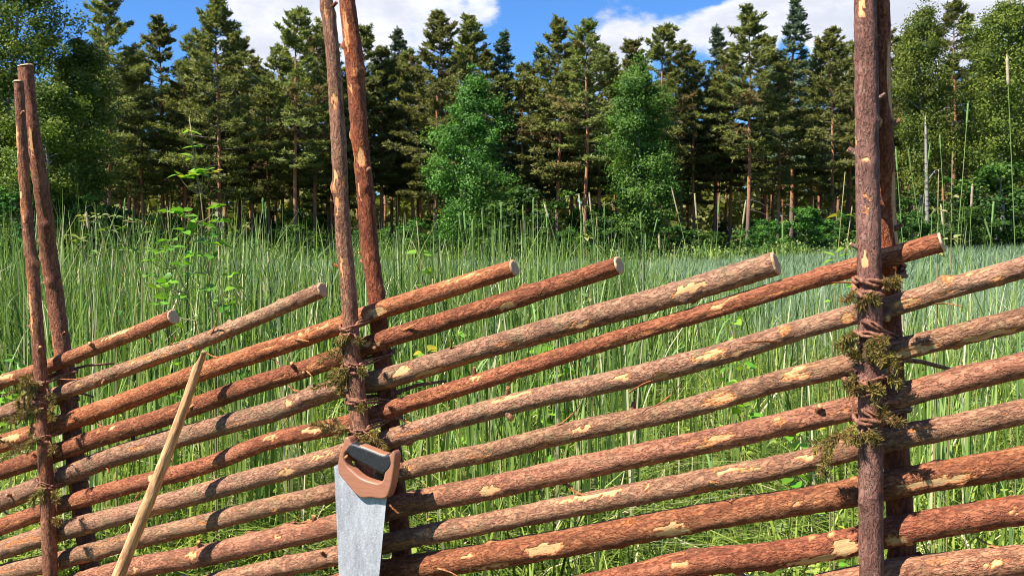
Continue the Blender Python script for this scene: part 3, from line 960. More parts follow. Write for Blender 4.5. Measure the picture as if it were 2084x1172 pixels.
class Log:
    """a bark-covered pole along world points with radii; local x runs along it, local y faces the viewer, local z up"""
    def __init__(s, pts, rad, hint, seed, step=0.0065, sides=30, rough=0.07):
        s.M = frame_from(pts[0], pts[-1], hint)
        inv = s.M.inverted()
        P = np.array([tuple(inv @ p) for p in pts])
        C = np.column_stack([P, rad])
        L = np.linalg.norm(np.diff(P, axis=0), axis=1).sum()
        s.m = max(12, int(L / step))
        s.C = catmull(C, s.m)
        s.L, s.sides, s.seed = L, sides, seed
        s.th = np.linspace(0, 2 * np.pi, sides, endpoint=False)
        s.wx = s.C[:, 0]
        X = np.repeat(s.wx, sides); TH = np.tile(s.th, s.m); RB = np.repeat(s.C[:, 3], sides)
        cy, cz = np.cos(TH), np.sin(TH)
        q = np.column_stack([X * 9, cy * 1.1, cz * 1.1])
        n1 = vnoise(q + seed * 7.3, seed)
        q = np.column_stack([X * 60, cy * 3.2, cz * 3.2])
        n2 = vnoise(q + seed * 3.1, seed + 1)
        q = np.column_stack([X * 150, cy * 7.5, cz * 7.5])
        n3 = vnoise(q, seed + 2)
        s.R = RB * (1 + rough * 1.5 * (n1 - 0.5) + rough * 1.0 * (n2 - 0.5)) + (n3 - 0.5) * 0.0022
        s.peel = np.zeros_like(s.R)
        s.X, s.TH, s.RB = X, TH, RB

    def facet(s, x, th, length, depth, wood=1.0):
        """axe cut: a long flat, deepest in the middle"""
        f = np.clip(1 - ((s.X - x) / (length / 2)) ** 2, 0, None)
        c = np.cos(s.TH - th)
        lim = (s.RB * 1.03 - (depth + 0.03) * s.RB * f ** 0.85) / np.maximum(c, 0.05)
        jag = (vnoise(np.column_stack([s.X * 130, np.cos(s.TH) * 6, np.sin(s.TH) * 6]), s.seed + 9) - 0.5) * 0.10 * s.RB
        cut = (f > 0.03) & (c > 0.15) & (s.R > lim + jag)
        amt = np.clip((s.R - lim - jag) / (depth * s.RB + 1e-6), 0, 1)
        s.peel = np.where(cut, np.maximum(s.peel, (0.22 + 0.42 * np.clip(amt * 3, 0, 1)) * wood), s.peel)
        s.R = np.where(cut, np.minimum(s.R, lim), s.R)

    def strip(s, x, th, length, halfang, level=0.35):
        """bark stripped off in a shallow layer, ragged outline"""
        dth = (s.TH - th + np.pi) % (2 * np.pi) - np.pi
        e = ((s.X - x) / (length / 2)) ** 2 + (dth / halfang) ** 2
        e = e + (vnoise(np.column_stack([s.X * 45, np.cos(s.TH) * 4, np.sin(s.TH) * 4]), s.seed + 5) - 0.5) * 1.1
        k = e < 0.85
        s.peel = np.where(k, np.maximum(s.peel, level), s.peel)
        s.R = np.where(k, s.R - 0.0011, s.R)

    def knot(s, x, th, size=0.012, out=0.008, wood=0.0):
        dth = (s.TH - th + np.pi) % (2 * np.pi) - np.pi
        d2 = (s.X - x) ** 2 + (dth * s.RB) ** 2
        s.R = s.R + out * np.exp(-d2 / (size * size * 0.5))
        if wood:
            s.peel = np.where(d2 < (size * 0.62) ** 2, np.maximum(s.peel, wood), s.peel)

    def mesh(s, name):
        V = np.column_stack([s.X, np.repeat(s.C[:, 1], s.sides) + s.R * np.cos(s.TH), np.repeat(s.C[:, 2], s.sides) + s.R * np.sin(s.TH)])
        i = np.arange(s.m - 1)[:, None] * s.sides
        j = np.arange(s.sides)[None]
        k = (j + 1) % s.sides
        Q = np.stack([i + j, i + s.sides + j, i + s.sides + k, i + k], -1).reshape(-1, 4)
        Q = Q[:, ::-1]
        V = np.vstack([V, [[s.wx[0], s.C[0, 1], s.C[0, 2]]], [[s.wx[-1], s.C[-1, 1], s.C[-1, 2]]]])
        c0, c1 = s.m * s.sides, s.m * s.sides + 1
        e = (s.m - 1) * s.sides
        jj = np.arange(s.sides)
        T = np.vstack([np.stack([np.full_like(jj, c0), jj, (jj + 1) % s.sides], -1), np.stack([np.full_like(jj, c1), e + (jj + 1) % s.sides, e + jj], -1)])
        pe = np.concatenate([s.peel, [0.8, 0.8]])
        return qmesh(name, V, Q, {'peel': pe}, True, T)

    def end_disc(s, which, seed, tilt=0.12):
        """slightly uneven sawn face a little proud of the end"""
        r = np.random.default_rng(seed)
        k = 0 if which == 0 else s.m - 1
        sg = -1 if which == 0 else 1
        Rr = s.R[k * s.sides:(k + 1) * s.sides]
        rows, n = [0.98, 0.66, 0.33], s.sides
        V, Q = [], []
        ty, tz = r.uniform(-tilt, tilt, 2)
        for a in rows:
            y, z = Rr * a * np.cos(s.th), Rr * a * np.sin(s.th)
            V.append(np.column_stack([sg * (0.0025 + 0.0012 * r.random(n)) + ty * 0.15 * y + tz * 0.15 * z, y, z]))
        V.append(np.array([[sg * 0.003, 0, 0]]))
        V.append(np.column_stack([np.full(n, -sg * 0.003), Rr * 0.97 * np.cos(s.th), Rr * 0.97 * np.sin(s.th)]))
        V = np.vstack(V)
        j = np.arange(n); kx = (j + 1) % n
        for a in range(2):
            Q.append(np.stack([a * n + j, a * n + kx, (a + 1) * n + kx, (a + 1) * n + j], -1))
        b = 3 * n + 1
        Q.append(np.stack([b + j, b + kx, kx, j], -1))
        T = np.stack([2 * n + j, 2 * n + kx, np.full(n, 3 * n)], -1)
        me = qmesh('cut_end', V, np.vstack(Q), None, False, T)
        loc = s.M @ Vector((s.wx[k], s.C[k, 1], s.C[k, 2]))
        m4 = s.M.copy(); m4.translation = loc
        return me, m4

    def surf(s, x, th, out=0.0):
        i = int(np.clip(np.searchsorted(s.wx, x), 0, s.m - 1))
        r = s.C[i, 3] + out
        return s.M @ Vector((s.wx[i], s.C[i, 1] + r * math.cos(th), s.C[i, 2] + r * math.sin(th)))


def stub_mesh(r, L, seed):
    rr = np.random.default_rng(seed)
    g = Geo()
    g.tube([(0, 0, -0.012), (0, 0, 0.0), (0.0, 0.001, L * 0.6), (0.001, 0, L)], [r * 1.5, r * 1.25, r, r * 0.92], 10)
    me = g.mesh('branch_stub', True)
    pe = np.zeros(len(me.vertices)); pe[-1] = 0.9; pe[30:40] = 0.3
    a = me.attributes.new('peel', 'FLOAT', 'POINT'); a.data.foreach_set('value', pe.astype(np.float32))
    return me


def x_of(log, px, py, off=0.0):
    return (log.M.inverted() @ on_fence(px, py, off)).x


# rails: image trace of the centre line (x, y, thickness), sawn end flags, and cuts (x, y, length px, angle deg, depth)
RAILS = [
    ('A', [(-140, 836, 29), (0, 779, 29), (98, 745, 28), (180, 713, 29), (260, 683, 29), (352, 645, 30)], True,
     [(262, 682, 70, 40, .20), (232, 694, 40, 35, .12), (30, 770, 46, 20, .15)]),
    ('B', [(-140, 890, 30), (0, 843, 30), (69, 817, 30), (115, 802, 30), (299, 735, 30), (420, 690, 31), (540, 640, 31), (655, 590, 31)], True,
     [(311, 729, 34, 20, .16), (284, 741, 26, 15, .14), (170, 781, 24, 0, .18), (122, 799, 22, 0, .25), (470, 668, 26, -10, .12)]),
    ('C', [(-140, 953, 36), (0, 904, 36), (114, 866, 38), (300, 799, 38), (418, 754, 38), (550, 711, 37), (696, 660, 37), (741, 643, 37), (900, 592, 37), (1045, 546, 34)], True,
     [(772, 634, 74, -15, .30), (630, 680, 160, 35, .12), (940, 573, 110, 40, .13), (40, 893, 70, 10, .18)]),
    ('D', [(-140, 1004, 36), (0, 958, 36), (76, 934, 37), (240, 878, 38), (360, 840, 38), (500, 789, 38), (690, 727, 38), (756, 700, 38), (900, 655, 38), (1100, 592, 38), (1258, 540, 38)], True,
     [(238, 870, 30, 30, .12), (760, 703, 18, 0, .18), (1040, 615, 46, -30, .1)]),
    ('E', [(-140, 1064, 38), (0, 1021, 39), (120, 972, 40), (240, 926, 42), (420, 874, 42), (550, 838, 42), (705, 786, 42), (765, 774, 43), (960, 716, 44), (1180, 652, 47), (1420, 585, 49), (1577, 537, 50)], True,
     [(828, 748, 44, 12, .22), (880, 752, 90, -42, .14), (1190, 657, 84, -24, .26), (1420, 582, 100, 5, .10), (1100, 678, 60, -40, .1)]),
    ('F', [(-140, 1118, 34), (0, 1072, 34), (135, 1024, 34), (240, 994, 34), (420, 946, 34), (550, 897, 34), (702, 862, 34), (765, 842, 34), (1000, 769, 35), (1150, 722, 34), (1299, 676, 34), (1500, 616, 35), (1640, 573, 37), (1741, 544, 39), (1801, 526, 40), (1914, 493, 40)], True,
     [(974, 766, 56, 35, .2), (1466, 621, 46, 15, .24), (1500, 610, 70, 40, .12), (1822, 508, 66, 45, .22), (560, 893, 40, 20, .12), (660, 872, 70, 10, .08), (780, 838, 20, 0, .2)]),
    ('G', [(-140, 1168, 38), (0, 1120, 39), (126, 1080, 40), (240, 1050, 40), (420, 1001, 40), (550, 964, 40), (694, 924, 40), (790, 893, 40), (1000, 832, 40), (1140, 798, 42), (1299, 764, 44), (1500, 711, 44), (1640, 668, 42), (1735, 641, 42), (1807, 625, 43), (1950, 582, 43), (2084, 543, 44), (2260, 492, 44)], False,
     [(595, 966, 56, -10, .26), (668, 934, 90, 30, .22), (330, 1036, 74, -42, .25), (1272, 772, 60, 10, .24), (1448, 722, 80, 20, .24), (1500, 716, 80, -20, .10), (1728, 646, 36, -10, .3), (1846, 614, 76, -5, .2), (1060, 812, 120, 48, .12), (1990, 566, 60, 45, .14)]),
    ('H', [(-140, 1205, 38), (0, 1168, 38), (135, 1136, 38), (270, 1099, 38), (432, 1060, 38), (550, 1030, 38), (679, 1000, 38), (820, 957, 38), (1000, 918, 40), (1180, 875, 42), (1390, 833, 42), (1500, 801, 44), (1580, 777, 45), (1726, 742, 46), (1825, 712, 46), (1950, 681, 46), (2084, 648, 47), (2260, 602, 47)], False,
     [(1468, 803, 76, 5, .34), (1622, 768, 60, 5, .26), (1640, 755, 100, 45, .12), (1856, 712, 110, -22, .24), (1190, 868, 52, 15, .2), (1112, 906, 100, -38, .26), (838, 958, 26, 10, .2), (982, 932, 70, -38, .2), (2010, 668, 120, -40, .2)]),
    ('I', [(-140, 1266, 44), (140, 1192, 44), (270, 1156, 44), (432, 1126, 44), (550, 1098, 45), (682, 1070, 46), (817, 1028, 47), (1000, 991, 48), (1150, 957, 48), (1300, 926, 48), (1460, 893, 48), (1600, 861, 48), (1742, 828, 49), (1819, 808, 50), (1960, 772, 51), (2084, 742, 52), (2260, 696, 52)], False,
     [(1012, 996, 60, -5, .22), (1468, 886, 70, 8, .24), (1440, 893, 60, -12, .1), (290, 1150, 30, 5, .18), (404, 1126, 40, 20, .1), (1360, 936, 120, -45, .12), (580, 1088, 20, 20, .12)]),
    ('J', [(-140, 1322, 40), (400, 1194, 40), (550, 1158, 40), (685, 1130, 40), (820, 1097, 41), (1000, 1062, 42), (1150, 1032, 44), (1300, 1004, 46), (1460, 973, 47), (1600, 947, 48), (1745, 911, 48), (1829, 890, 49), (1960, 864, 50), (2084, 837, 50), (2260, 799, 50)], False,
     [(1324, 990, 18, 30, .2), (1640, 921, 52, 30, .2), (880, 1078, 22, 25, .15), (1215, 1015, 160, 40, .06), (1520, 955, 140, 35, .06)]),
    ('K', [(-60, 1378, 48), (500, 1244, 48), (835, 1154, 52), (1000, 1130, 54), (1150, 1104, 55), (1300, 1076, 56), (1450, 1049, 56), (1600, 1024, 57), (1748, 1000, 57), (1817, 986, 58), (1950, 962, 60), (2084, 938, 60), (2260, 906, 60)], False,
     [(1120, 1112, 96, 0, .26), (1378, 1082, 80, -30, .24), (1376, 1066, 90, 0, .08), (1918, 972, 190, -12, .20), (1650, 1014, 90, 5, .07), (960, 1130, 46, 20, .14), (1010, 1136, 120, -35, .12)]),
    ('L', [(200, 1420, 50), (835, 1268, 52), (1100, 1212, 54), (1300, 1172, 55), (1390, 1150, 55), (1580, 1128, 56), (1742, 1100, 57), (1814, 1082, 58), (1950, 1058, 60), (2084, 1036, 60), (2260, 1006, 60)], False,
     [(1722, 1096, 56, 0, .3), (1640, 1118, 150, -40, .2), (1830, 1098, 46, -25, .2), (1400, 1140, 20, 10, .2), (2060, 1030, 60, 10, .12)]),
    ('M', [(300, 1508, 52), (900, 1364, 54), (1300, 1272, 56), (1580, 1218, 58), (1700, 1190, 58), (1820, 1166, 60), (1950, 1152, 62), (2084, 1140, 64), (2260, 1122, 64)], False,
     [(2020, 1140, 40, 20, .14), (1900, 1148, 70, 40, .1)]),
    ('N', [(400, 1610, 54), (1000, 1462, 56), (1580, 1318, 58), (1820, 1262, 60), (2084, 1218, 62), (2260, 1192, 62)], False, []),
    ('O', [(600, 1690, 54), (1200, 1540, 56), (1820, 1362, 60), (2084, 1316, 62), (2260, 1290, 62)], False, []),
]
TINT = dict(A=(1.12, 1.10, 1.0), B=(1.0, 1.0, 0.9), C=(1.25, 1.2, 1.08), D=(0.86, 0.86, 0.84), E=(0.92, 0.92, 0.88), F=(1.02, 0.95, 0.92), G=(1.0, 0.96, 0.9), H=(0.88, 0.90, 0.80),
            I=(1.05, 0.95, 0.93), J=(1.0, 0.98, 0.92), K=(0.90, 0.91, 0.86), L=(0.90, 0.83, 0.83), M=(1.12, 1.1, 1.05))
rail_objs = {}
for i, (nm, tr, sawn, cuts) in enumerate(RAILS):
    rr = random.Random(900 + i)
    off = rr.uniform(-0.004, 0.004)
    pts = [on_fence(x, y, off) for x, y, t_ in tr]
    # keep the low left ends above the ground
    while len(pts) > 3 and pts[0].z < 0.04 and pts[1].z < 0.04:
        pts.pop(0); tr = tr[1:]
    rad = [t_ * 0.5 * (p - CAM).dot(FWD) / F for (x, y, t_), p in zip(tr, pts)]
    lg = Log(pts, rad, -N, 20 + i)
    # local y faces the viewer; local z = x cross y points up for rails running right
    up_sign = 1 if (lg.M.to_3x3() @ Vector((0, 0, 1))).z > 0 else -1
    for (cx, cy, ln, ang, dp) in cuts:
        p = on_fence(cx, cy, off)
        sc_px = (p - CAM).dot(FWD) / F
        lg.facet(x_of(lg, cx, cy, off), up_sign * R(ang), ln * sc_px * 1.05, dp * (0.30 if dp < 0.3 else 0.6), rr.uniform(0.7, 1.2))
    for _ in range(int(lg.L * 5)):
        lg.strip(rr.uniform(0, lg.L), up_sign * R(rr.uniform(-70, 80)), rr.uniform(0.03, 0.22), rr.uniform(0.08, 0.4), rr.choice([0.24, 0.27, 0.30, 0.33]))
    for _ in range(int(lg.L * 1.0)):
        lg.facet(rr.uniform(0, lg.L), up_sign * R(rr.uniform(-120, 110)), rr.uniform(0.012, 0.05), rr.uniform(0.04, 0.10), rr.uniform(0.5, 1.2))
    for _ in range(int(lg.L * 5)):
        lg.knot(rr.uniform(0, lg.L), rr.uniform(-2.6, 2.6), rr.uniform(0.008, 0.016), rr.uniform(0.002, 0.006), rr.choice([0, 0, 0, 0.33, 0.42]))
    o = child('rail', lg.mesh('rail'), M['rail_bark'], lg.M, fence)
    o.color = TINT.get(nm, (1, 1, 1)) + (1.0,)
    rail_objs[nm] = (o, lg)
    if sawn:
        me, m4 = lg.end_disc(1, i)
        child('cut_end', me, M['cut_wood'], m4, o, lg.M)
    for k in range(rr.randint(1, 3)):
        x = rr.uniform(0.1, lg.L - 0.1)
        th = up_sign * R(rr.choice([rr.uniform(60, 120), rr.uniform(-110, -60), rr.uniform(-40, 40)]))
        st = stub_mesh(rr.uniform(0.003, 0.006), rr.uniform(0.008, 0.02), k)
        pp = lg.surf(x, th)
        dv = (pp - lg.surf(x, th, -0.01)).normalized()
        q = (dv + (lg.M.to_3x3() @ Vector((1, 0, 0))) * 0.5).normalized().to_track_quat('Z', 'X').to_matrix().to_4x4()
        q.translation = pp
        child('branch_stub', st, M['rail_bark'], q, o, lg.M)
# torn bark flakes standing off the rails
def flake_mesh(L, W, curl, seed):
    r = np.random.default_rng(seed)
    s_ = np.linspace(0, 1, 6)
    V = []
    for a in s_:
        h = W * (0.5 - 0.32 * a + 0.06 * r.normal())
        z = curl * L * a ** 2
        for zz in (0.0, 0.0012):
            V += [(a * L, -h, z + zz), (a * L, h, z + zz)]
    Q = []
    for k in range(5):
        b = 4 * k
        Q += [(b, b + 1, b + 5, b + 4), (b + 2, b + 6, b + 7, b + 3), (b, b + 4, b + 6, b + 2), (b + 1, b + 3, b + 7, b + 5)]
    Q += [(0, 2, 3, 1), (20, 21, 23, 22)]
    return qmesh('bark_flake', V, Q, {'peel': np.full(len(V), 0.33)}, False)


FLAKES = [flake_mesh(0.03, 0.007, 0.5, 1), flake_mesh(0.045, 0.006, 0.3, 2), flake_mesh(0.022, 0.009, 0.8, 3), flake_mesh(0.06, 0.005, 0.22, 4)]
frng = random.Random(31)
for nm, (o, lg) in rail_objs.items():
    upw = 1 if (lg.M.to_3x3() @ Vector((0, 0, 1))).z > 0 else -1
    for k in range(4):
        x = frng.uniform(0.3, lg.L - 0.1)
        th = upw * R(frng.choice([frng.uniform(55, 95), frng.uniform(-95, -45), frng.uniform(-30, 40)]))
        i_ = int(np.clip(np.searchsorted(lg.wx, x), 0, lg.m - 1))
        jj = i_ * lg.sides + int((th % 6.2832) / 6.2832 * lg.sides)
        rr_ = lg.R[min(jj, len(lg.R) - 1)] - 0.001
        loc_ = Vector((x, lg.C[i_, 1] + rr_ * math.cos(th), lg.C[i_, 2] + rr_ * math.sin(th)))
        nrm = Vector((0, math.cos(th), math.sin(th)))
        xx = (Vector((frng.choice([-1, 1]), 0, 0)) + nrm * 0.15 + Vector((0, -math.sin(th), math.cos(th))) * frng.uniform(-0.5, 0.5)).normalized()
        yy = nrm.cross(xx).normalized()
        m4 = Matrix((xx, yy, xx.cross(yy))).transposed().to_4x4()
        m4.translation = loc_
        child('bark_flake', FLAKES[frng.randrange(4)], M['rail_bark'], lg.M @ m4, o, lg.M)
# the pale round stub on the rail right of the right posts
o, lg = rail_objs['G']
pp = on_fence(1806, 638, -0.012)
q = Vector((-0.35, -0.85, -0.3)).normalized().to_track_quat('Z', 'X').to_matrix().to_4x4(); q.translation = pp
child('branch_stub', stub_mesh(0.0068, 0.022, 5), M['rail_bark'], q, o, lg.M)

# posts: front or back, trace (x, y, thickness)
POSTS = [
    ('front', 'post_bark', [(38, 167, 18), (43, 254, 19), (51, 390, 22), (60, 492, 23), (66, 540, 24), (72, 620, 24), (82, 754, 26), (90, 900, 28), (97, 1030, 29), (102, 1150, 29)],
     [(51, 396, 26, 10, .28), (57, 440, 60, -10, .12), (74, 640, 120, 5, .10), (70, 643, 14, 40, .4), (45, 290, 90, 10, .10)], True),
    ('back', 'post_bark', [(52, 136, 30), (55, 170, 29), (61, 205, 23), (68, 271, 26), (80, 356, 29), (92, 441, 31), (100, 524, 33), (112, 604, 34), (122, 679, 34), (132, 750, 35), (147, 880, 36), (162, 1000, 37), (176, 1105, 37), (184, 1172, 37)],
     [(100, 580, 50, 40, .28), (76, 300, 100, -20, .1), (98, 545, 60, 35, .12), (104, 640, 90, 60, .12)], True),
    ('front', 'post_bark', [(655, -90, 25), (664, 0, 27), (677, 107, 28), (687, 256, 30), (696, 427, 31), (700, 495, 32), (708, 575, 32), (713, 650, 33), (717, 724, 34), (725, 784, 35), (731, 844, 36), (742, 960, 37), (756, 1172, 38)],
     [(673, 30, 60, -20, .14), (683, 205, 56, -25, .2), (689, 360, 44, 0, .10), (694, 400, 90, 0, .07), (702, 540, 60, 0, .08)], True),
    ('back', 'post_bark', [(696, -110, 30), (707, 9, 33), (721, 128, 36), (734, 299, 35), (745, 405, 36), (751, 495, 36), (762, 575, 35), (767, 614, 35), (778, 727, 38), (789, 805, 39), (800, 940, 40), (812, 1060, 40), (822, 1172, 40)],
     [(712, 60, 120, 0, .16), (747, 320, 60, -30, .30), (726, 322, 30, 50, .3), (735, 380, 130, 10, .08), (720, 180, 60, 10, .06)], True),
    ('front', 'grey_post_bark', [(1760, -110, 41), (1761, 0, 43), (1763, 128, 45), (1764, 270, 47), (1768, 490, 48), (1770, 650, 48), (1771, 820, 48), (1772, 1000, 47), (1773, 1172, 47)],
     [(1756, 20, 40, 10, .06), (1760, 330, 30, 0, .08), (1760, 420, 70, 0, .07), (1742, 250, 34, 70, .2), (1745, 280, 40, 60, .1), (1764, 520, 50, 10, .05)], True),
    ('back', 'post_bark', [(1783, -110, 42), (1788, 0, 43), (1791, 140, 44), (1795, 270, 44), (1799, 380, 46), (1804, 490, 48), (1811, 700, 50), (1829, 1000, 52), (1840, 1172, 52)],
     [(1808, 170, 200, -80, .45), (1822, 430, 210, -80, .5)], True),
]
post_axis = []
for i, (side, mat, tr, cuts, sawn) in enumerate(POSTS):
    sg = -1 if side == 'front' else 1
    # radius at the middle sets the offset from the rail plane
    pm = on_fence(*tr[len(tr) // 2][:2])
    r_mid = tr[len(tr) // 2][2] * 0.5 * (pm - CAM).dot(FWD) / F
    off = sg * ((0.0235 if sg > 0 else 0.033) + r_mid)
    offs = [off] * len(tr)
    if i in (1, 5):           # these two lean in until they touch the front pole near the top
        y_lo, y_hi = ((600, 260) if i == 1 else (490, 240))
        touch = r_mid - 0.033 + 0.003
        offs = [off + (touch - off) * float(smoothstep(y_lo, y_hi, y)) for x, y, t_ in tr]
    pts = [on_fence(x, y, o_) for (x, y, t_), o_ in zip(tr, offs)]
    rad = [t_ * 0.5 * (p - CAM).dot(FWD) / F for (x, y, t_), p in zip(tr, pts)]
    # carry the pole down into the ground
    dv = (pts[-1] - pts[-4]).normalized()
    k = (pts[-1].z + 0.12) / -dv.z
    pts += [pts[-1] + dv * k * 0.5, pts[-1] + dv * k]
    rad += [rad[-1], rad[-1] * 1.02]
    lg = Log(pts, rad, -N, 60 + i, rough=0.06)
    rr = random.Random(70 + i)
    for (cx, cy, ln, ang, dp) in cuts:
        p = on_fence(cx, cy, off)
        sc_px = (p - CAM).dot(FWD) / F
        lg.facet(x_of(lg, cx, cy, off), R(ang), ln * sc_px * 0.9, dp * 0.5, rr.uniform(0.6, 1.2))
    for _ in range(int(lg.L * 4)):
        lg.strip(rr.uniform(0, lg.L), R(rr.uniform(-90, 90)), rr.uniform(0.03, 0.14), rr.uniform(0.12, 0.4), rr.choice([0.25, 0.3, 0.33, 0.42]) if mat != 'grey_post_bark' else 0.33)
    for _ in range(int(lg.L * 7)):
        lg.knot(rr.uniform(0, lg.L), rr.uniform(-2.6, 2.6), rr.uniform(0.008, 0.018), rr.uniform(0.002, 0.007), rr.choice([0, 0, 0, 0.36]))
    o = child('post', lg.mesh('post'), M[mat], lg.M, fence)
    me, m4 = lg.end_disc(0, 40 + i, 0.5)
    child('cut_end', me, M['cut_wood'], m4, o, lg.M)
    for k in range(5):
        x = rr.uniform(0.05, lg.L * 0.6)
        th = rr.choice([-1, 1]) * R(rr.uniform(60, 110))
        pp = lg.surf(x, th)
        dv = (pp - lg.surf(x, th, -0.01)).normalized()
        q = (dv + Vector((0, 0, 0.5))).normalized().to_track_quat('Z', 'X').to_matrix().to_4x4(); q.translation = pp
        child('branch_stub', stub_mesh(rr.uniform(0.003, 0.005), rr.uniform(0.006, 0.014), k), M[mat], q, o, lg.M)
    post_axis.append((o, lg))


def axis_at(lg, z):
    """centre and radius of a pole at height z"""
    best = None
    P = [lg.M @ Vector((lg.wx[i], lg.C[i, 1], lg.C[i, 2])) for i in range(0, lg.m, 4)]
    i = min(range(len(P)), key=lambda a: abs(P[a].z - z))
    return P[i], float(lg.C[min(i * 4, lg.m - 1), 3])


def sprig(start, vec, length, seed, droop=0.35, branches=5, spread=0.75):
    """drying spruce twig with needles; geometry around the origin"""
    r = np.random.default_rng(seed)
    g, tw = Geo(), Geo()
    d0 = np.array(vec, float); d0 /= np.linalg.norm(d0)

    def shoot(p, d, L, rad, needles):
        n = 7
        t = np.linspace(0, 1, n)[:, None]
        pts = p + d * L * t + np.array([0, 0, -1]) * droop * L * t ** 2 + r.normal(0, 0.012 * L, (n, 3)) * t
        tw.tube(pts, np.linspace(rad, rad * 0.45, n), 5, cap=False)
        m = int(needles * L / 0.1)
        s = r.uniform(0.08, 1.0, m)
        c = np.column_stack([np.interp(s, t[:, 0], pts[:, k]) for k in range(3)])
        ax = unit(np.array(pts[-1] - pts[0]))
        A = unit(perp_r(np.repeat(ax[None], m, 0), r) + ax * r.uniform(0.35, 0.95, m)[:, None])
        g.cards(c, A, r.uniform(0.006, 0.0115, m), unit(np.cross(A, r.normal(size=(m, 3)))), 0.00065, 0.0003, np.clip(r.normal(0.45, 0.25) + r.normal(0, 0.16, m), 0, 1))
        return pts

    main = shoot(np.zeros(3), d0, length, 0.0022, 340)
    for k in range(branches):
        q = main[1 + k % 5]
        sd = unit(np.cross(d0, r.normal(size=3)))
        dd = unit(d0 * 0.75 + sd * spread)
        shoot(q, dd, length * r.uniform(0.35, 0.7), 0.0014, 340)
    return tw.mesh('twig', True), g.mesh('needles')


def perp_r(A, r):
    return unit(np.cross(A, r.normal(size=A.shape)))


def loop_mesh(cf, rf, cb, rb, seed, turns, tube_r, tail):
    """withy wound round the front and the back pole"""
    r = np.random.default_rng(seed)
    c = (cf + cb) * 0.5
    half = (cb - cf).length * 0.5
    ax = (cb - cf); ax.z = 0; ax.normalize()
    sd = Vector((ax.y, -ax.x, 0))
    pts = []
    n = 36
    ph = r.uniform(0, 6.28)
    tilt = r.uniform(-0.22, 0.22)
    for i in range(int(n * turns) + 1):
        f = (i / n) % 1.0
        th0 = 2 * math.pi * i / n
        gap = tube_r * 0.8 + 0.0012 * math.sin(th0 * 0.7 + ph)
        if f < 0.36:                     # round the front pole
            a = math.pi * (f / 0.36)
            x, y = -half - math.sin(a) * (rf + gap), math.cos(a) * (rf + gap)
        elif f < 0.5:
            k = (f - 0.36) / 0.14
            x, y = -half + 2 * half * k, -(rf + (rb - rf) * k + gap)
        elif f < 0.86:
            a = math.pi * ((f - 0.5) / 0.36)
            x, y = half + math.sin(a) * (rb + gap), -math.cos(a) * (rb + gap)
        else:
            k = (f - 0.86) / 0.14
            x, y = half - 2 * half * k, rb + (rf - rb) * k + gap
        z = (i / n - turns / 2) * tube_r * 2.6 + tilt * x + 0.006 * math.sin(th0 * 0.83 + ph) + 0.003 * math.sin(2.3 * th0 + ph * 2)
        q = ax * x + sd * y + Vector((0, 0, z))
        pts.append(np.array(q) + r.normal(0, 0.0006, 3))
    g = Geo()
    rad = tube_r * np.linspace(1.0, 0.72, len(pts)) * (0.92 + 0.13 * np.sin(np.arange(len(pts)) * 0.9) + r.normal(0, 0.09, len(pts)))
    P_ = np.array([tuple(q) for q in pts]); ang = np.arange(len(P_)) * 0.55
    tg_ = unit(np.gradient(P_, axis=0)); up_ = np.array([0, 0, 1.0]); sd_ = unit(np.cross(tg_, up_))
    for s_ in (0, np.pi):
        o_ = (np.cos(ang + s_)[:, None] * up_ + np.sin(ang + s_)[:, None] * sd_ * 0.5) * tube_r * 0.72
        g.tube(P_ + o_, rad * 0.72, 7)
    if tail:
        e = Vector(pts[-1])
        v = Vector(tail)
        g.tube([e, e + v * 0.5 + Vector((0, 0, 0.006)), e + v], [tube_r * 0.9, tube_r * 0.8, tube_r * 0.6], 6)
    return g.mesh('withy_tie', True), c


